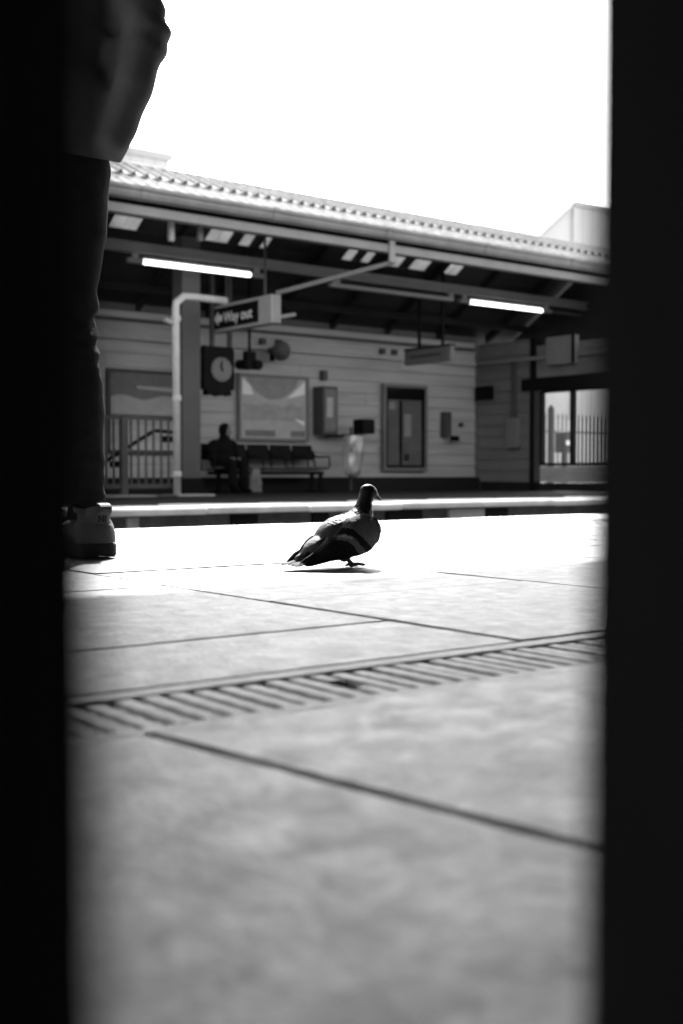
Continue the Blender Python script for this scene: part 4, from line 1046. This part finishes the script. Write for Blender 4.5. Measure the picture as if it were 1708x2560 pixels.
for sh_ in (Vector((0, 0, 0)), LO):
    a_ = an + sh_; MB().tube([Vector((a_.x, a_.y, .085)), Vector((a_.x, a_.y, .12)), Vector((a_.x, a_.y, hem_z + .03))], [.039, .037, .038], 16).build('sock', M_SOCK, st, smooth=True)

# ------------------------------------------------------------------ pigeon
foot = P(872, 1417, Z=0.0)
pg = empty('pigeon', (foot.x, foot.y, 0), 'grey feral pigeon with two dark wing bars walking on the sunlit paving', 'pigeon')
YAW = math.radians(40)
PF = R * math.cos(YAW) + V * math.sin(YAW); PLf = V * math.cos(YAW) - R * math.sin(YAW)
SK_ = 1.11
def B(s, y, h): return foot + PF * s * SK_ + PLf * y + Vector((0, 0, h))
RotP = Matrix((PF, PLf, Vector((0, 0, 1)))).transposed()
def interp(tab, x):
    if x <= tab[0][0]: return tab[0][1]
    for (a, va), (b, vb) in zip(tab[:-1], tab[1:]):
        if x <= b:
            t = (x - a) / (b - a); t = t * t * (3 - 2 * t); return va + (vb - va) * t
    return tab[-1][1]
def feather(p, k): return Vector(((p - foot).dot(PF), (p - foot).dot(PLf), p.z)) * k
M_PIG = mat('pigeon_plumage', 1.0, .75, .14, 110, bump=.0006, bscale=260, fine=.1, attr='tone', spec=.06)
M_NECK = mat('pigeon_neck', 1.0, .45, .25, 150, bump=.0009, bscale=300, fine=.25, attr='tone', spec=.12)
for m_ in (M_PIG, M_NECK):
    b_ = m_.node_tree.nodes['Principled BSDF']; b_.inputs['Sheen Weight'].default_value = .02; b_.inputs['Sheen Roughness'].default_value = .35
M_LEG = mat('pigeon_leg', .12, .6, .2, 200, bump=.0003, bscale=400)
M_BEAK = mat('pigeon_beak', .05, .4, .1, 100)
M_CERE = mat('pigeon_cere', .75, .6, .1, 100)
M_EYE = mat('pigeon_eye', .08, .1, .1)
tilt = Matrix.Rotation(-.28, 3, 'Y')
E = lambda c, r, t=0.0: ('e', c, (r[0] * 1.08, r[1], r[2]), RotP @ Matrix.Rotation(t, 3, 'Y'))
bodyb = [E(B(.012, 0, .066), (.046, .044, .045), -.35), E(B(-.02, 0, .063), (.058, .044, .041), -.28), E(B(-.06, 0, .0475), (.056, .030, .0225), -.36),
         ('c', B(-.085, 0, .034), B(-.118, 0, .022), .014, .007), ('c', B(.022, 0, .085), B(.033, 0, .103), .033, .0225), ('c', B(.033, 0, .103), B(.038, 0, .130), .0225, .0155),
         ('c', B(.038, 0, .130), B(.045, 0, .149), .0155, .0160), E(B(.0485, 0, .1515), (.0195, .0145, .0160), .25), ('c', B(.055, 0, .148), B(.063, 0, .1445), .0105, .0062)]
def ptone(c):
    h = c.z; s = (c - foot).dot(PF)
    n = noise.noise(feather(c, 140)) * .5 + .5
    if h > .122: return .012
    if h > .088:
        t = (h - .088) / .034; sp = .2 if n > .62 else .05
        return sp * (1 - t * .75)
    if abs((c - foot).dot(PLf)) < .03 and h > .05: return .040 + .012 * n  # mantle painted darker to hold back the sunlit glare
    return .07 + .01 * n
organic('body', bodyb, .0022, M_NECK, pg, 5, tone=ptone, fn=lambda c, n: .0007 * noise.noise(feather(c, 230)) * (2.0 if .088 < c.z < .125 else .5))
Hh = [(-.14, .016), (-.10, .0265), (-.065, .0415), (-.02, .059), (.02, .066), (.05, .072)]
Ry = [(-.14, .010), (-.10, .025), (-.065, .037), (-.02, .048), (.015, .050), (.035, .044), (.05, .030), (.058, .02)]
Rz = [(-.14, .0045), (-.10, .0115), (-.065, .024), (-.02, .042), (.015, .045), (.035, .040), (.05, .026), (.058, .015)]
Phi_hi = [(0, 16), (.08, 46), (.25, 64), (.6, 62), (.85, 46), (1, 12)]
Phi_lo = [(0, 2), (.08, -22), (.25, -44), (.55, -52), (.85, -44), (1, -8)]
def wing(sd):
    NU, NV = 150, 60; vs = []; tones = []
    s0, s1 = .056, -.118
    for lay in (0, 1):
        for i in range(NU + 1):
            u = i / NU; s = s0 + (s1 - s0) * u
            hi, lo = interp(Phi_hi, u), interp(Phi_lo, u)
            for j in range(NV + 1):
                v = j / NV; ph = math.radians(lo + (hi - lo) * v)
                e = min(v, 1 - v, u * 3, (1 - u) * 3); rim = min(1, e * 7)
                bulge = .0035 + .0035 * math.sqrt(max(0, rim))
                d = bulge if lay == 0 else bulge - .0045 * rim - .0006
                fu = u * (15 + 5 * u); fv = (v * 9 + .5 * (int(fu) % 2)) % 1.0; dd = (fu - 1.1 * (2 * abs(fv - .5)) ** 2) % 1.0
                sc = .0010 * dd                                                    # overlapping feather edges
                ry, rz = interp(Ry, s) + d + sc * (lay == 0), interp(Rz, s) + d + sc * (lay == 0)
                vs.append(B(s - .012 * (1 - v) * (u > .0) * u, sd * ry * math.cos(ph), interp(Hh, s) + rz * math.sin(ph) - .006 * u * (1 - v)))
                if lay == 0 or True:
                    n = noise.noise(Vector((u * 26, v * 12, sd * 5))); n2 = noise.noise(Vector((u * 60, v * 40, 3)))
                    fu = u * (15 + 5 * u); fv = (v * 9 + .5 * (int(fu) % 2)) % 1.0; dd = (fu - 1.1 * (2 * abs(fv - .5)) ** 2) % 1.0
                    q = u - .46 * (v - .45) + .012 * n + .010 * n2
                    t = (.135 if v < .74 else .135 - .28 * (v - .74)) + .010 * n  # sunlit top edge painted darker than the shaded flank
                    if .365 < q < .445 and v < .90: t = .012
                    if q > .52: t = .014 + .006 * n2
                    if q > .47 and v > .74: t = .06 if q < .60 else .035
                    if .455 < q < .485 and .5 < v < .78 and n2 > -.2: t = .3
                    tones.append(t * (.62 if dd > .86 else 1.0 + .18 * dd))
    N1 = (NU + 1) * (NV + 1); fs = []
    for i in range(NU):
        for j in range(NV):
            a = i * (NV + 1) + j; b = a + NV + 1
            fs += [(a, a + 1, b + 1, b), (N1 + a, N1 + b, N1 + b + 1, N1 + a + 1)]
    for i in range(NU):
        for j in (0, NV):
            a = i * (NV + 1) + j; b = a + NV + 1; fs.append((a, b, N1 + b, N1 + a))
    for j in range(NV):
        for i in (0, NU):
            a = i * (NV + 1) + j; fs.append((a, a + 1, N1 + a + 1, N1 + a))
    w_ = MB().add(vs, fs).build('wing', M_PIG, pg, smooth=True)
    at = w_.data.attributes.new('tone', 'FLOAT', 'POINT'); at.data.foreach_set('value', tones)
    # primaries
    for k in range(5):
        root = B(-.045 - .006 * k, sd * (.037 - .003 * k), .030 + .007 * k); tip = B(-.122 + .006 * k * (1 if sd < 0 else .6) - (.004 if k == 2 else 0), sd * (.020 - .0035 * k), .0135 + .0055 * k)
        blade('primary_feather', root, tip, .0085, .0011, (.012), w_, PLf * sd * .9 + Vector((0, 0, .25)))
    return w_
def blade(name, a, b, hw, th, tone, parent, nrm, tipw=.55):
    d = (b - a); L_ = d.length; d.normalize(); nrm = Vector(nrm); sdv = d.cross(nrm).normalized(); nn = sdv.cross(d)
    vs = []; n = 10
    for lay in (1, -1):
        for i in range(n + 1):
            t = i / n; wv = hw * (.6 + .4 * min(1, t * 3)) * math.sqrt(max(0.0, 1 - max(0, (t - .8) / .2) ** 2)) + .0003
            for q in (-1, 0, 1): vs.append(a + d * L_ * t + sdv * wv * q + nn * (lay * th / 2 + (.0009 if q == 0 else 0)))
    N1 = (n + 1) * 3; fs = []
    for i in range(n):
        for q in range(2):
            k = i * 3 + q; fs += [(k, k + 1, k + 4, k + 3), (N1 + k, N1 + k + 3, N1 + k + 4, N1 + k + 1)]
        for q in (0, 2):
            k = i * 3 + q; fs.append((k, k + 3, N1 + k + 3, N1 + k))
    fs += [(0, 1, N1 + 1, N1), (1, 2, N1 + 2, N1 + 1), (n * 3, n * 3 + 1, N1 + n * 3 + 1, N1 + n * 3), (n * 3 + 1, n * 3 + 2, N1 + n * 3 + 2, N1 + n * 3 + 1)]
    o = MB().add(vs, fs).build(name, M_PIG, parent, smooth=False)
    at = o.data.attributes.new('tone', 'FLOAT', 'POINT'); at.data.foreach_set('value', [tone] * len(o.data.vertices))
    return o
wing(-1); wing(1)
for k in range(7):
    q = k - 3
    blade('tail_feather', B(-.088, q * .0045, .028 - abs(q) * .0008), B(-.147 + abs(q) * .0022, q * .0075, .0125 - abs(q) * .0009), .0078, .0011, .12 if k % 2 == 0 else .05, pg, Vector((0, 0, 1)) + PLf * .1 * q)
# head details
bk = MB()
bk.tube([B(.060, 0, .146), B(.068, 0, .1425), B(.0760, 0, .1368), B(.0790, 0, .1335)], [.0052, .0044, .0030, .0010], 10); bk.build('beak', M_BEAK, pg, smooth=True)
MB().tube([B(.0605, 0, .1425), B(.068, 0, .1385), B(.0745, 0, .1345)], [.0034, .0026, .0006], 8).build('beak', M_BEAK, pg, smooth=True)
for sd in (-1, 1):
    organic('cere', [('c', B(.0635, sd * .0022, .1475), B(.0680, sd * .0020, .1458), .0034, .0030)], .0008, M_CERE, pg, 2)
    ec = B(.0545, sd * .0128, .1545)
    nrm = (PLf * sd + PF * .35).normalized()
    MB().disc(ec - nrm * .001, nrm, .0033, .0012, 16).build('eye_ring', mat('eye_ring', .28, .6), pg)
    organic('eye', [('e', ec + nrm * .0004, (.0022, .0022, .0022), Matrix.Identity(3))], .0006, M_EYE, pg, 1)
# legs: the near one planted, the other one passing just behind it
def leg(hip, ankle, ft, up):
    o = MB(); 
    th = organic('leg', [('c', hip, ankle, .0150, .0066), ('c', ankle, ft + Vector((0, 0, .006)), .0046, .0043), ('c', ft + Vector((0, 0, .006)), ft + Vector((0, 0, .0035)), .0040, .0036)], .0011, M_LEG, pg, 3)
    for an_, L_ in ((0, .031), (.42, .026), (-.42, .026), (PI, .013)):
        dv = PF * math.cos(an_) + PLf * math.sin(an_); b = ft + Vector((0, 0, .0035))
        m_ = b + dv * L_ * .5 + Vector((0, 0, .0022 + up * .3)); e = b + dv * L_ + Vector((0, 0, -.0012 + up))
        MB().tube([b, m_, e, e + dv * .005 - Vector((0, 0, .0012))], [.0038, .0033, .0026, .0004], 8).build('toe', M_LEG, th, smooth=True)
leg(B(-.024, -.018, .027), B(-.016, -.016, .020), B(-.004, -.014, 0), .003)
leg(B(-.005, .016, .027), B(.003, .014, .020), B(.0150, .011, 0), .0)
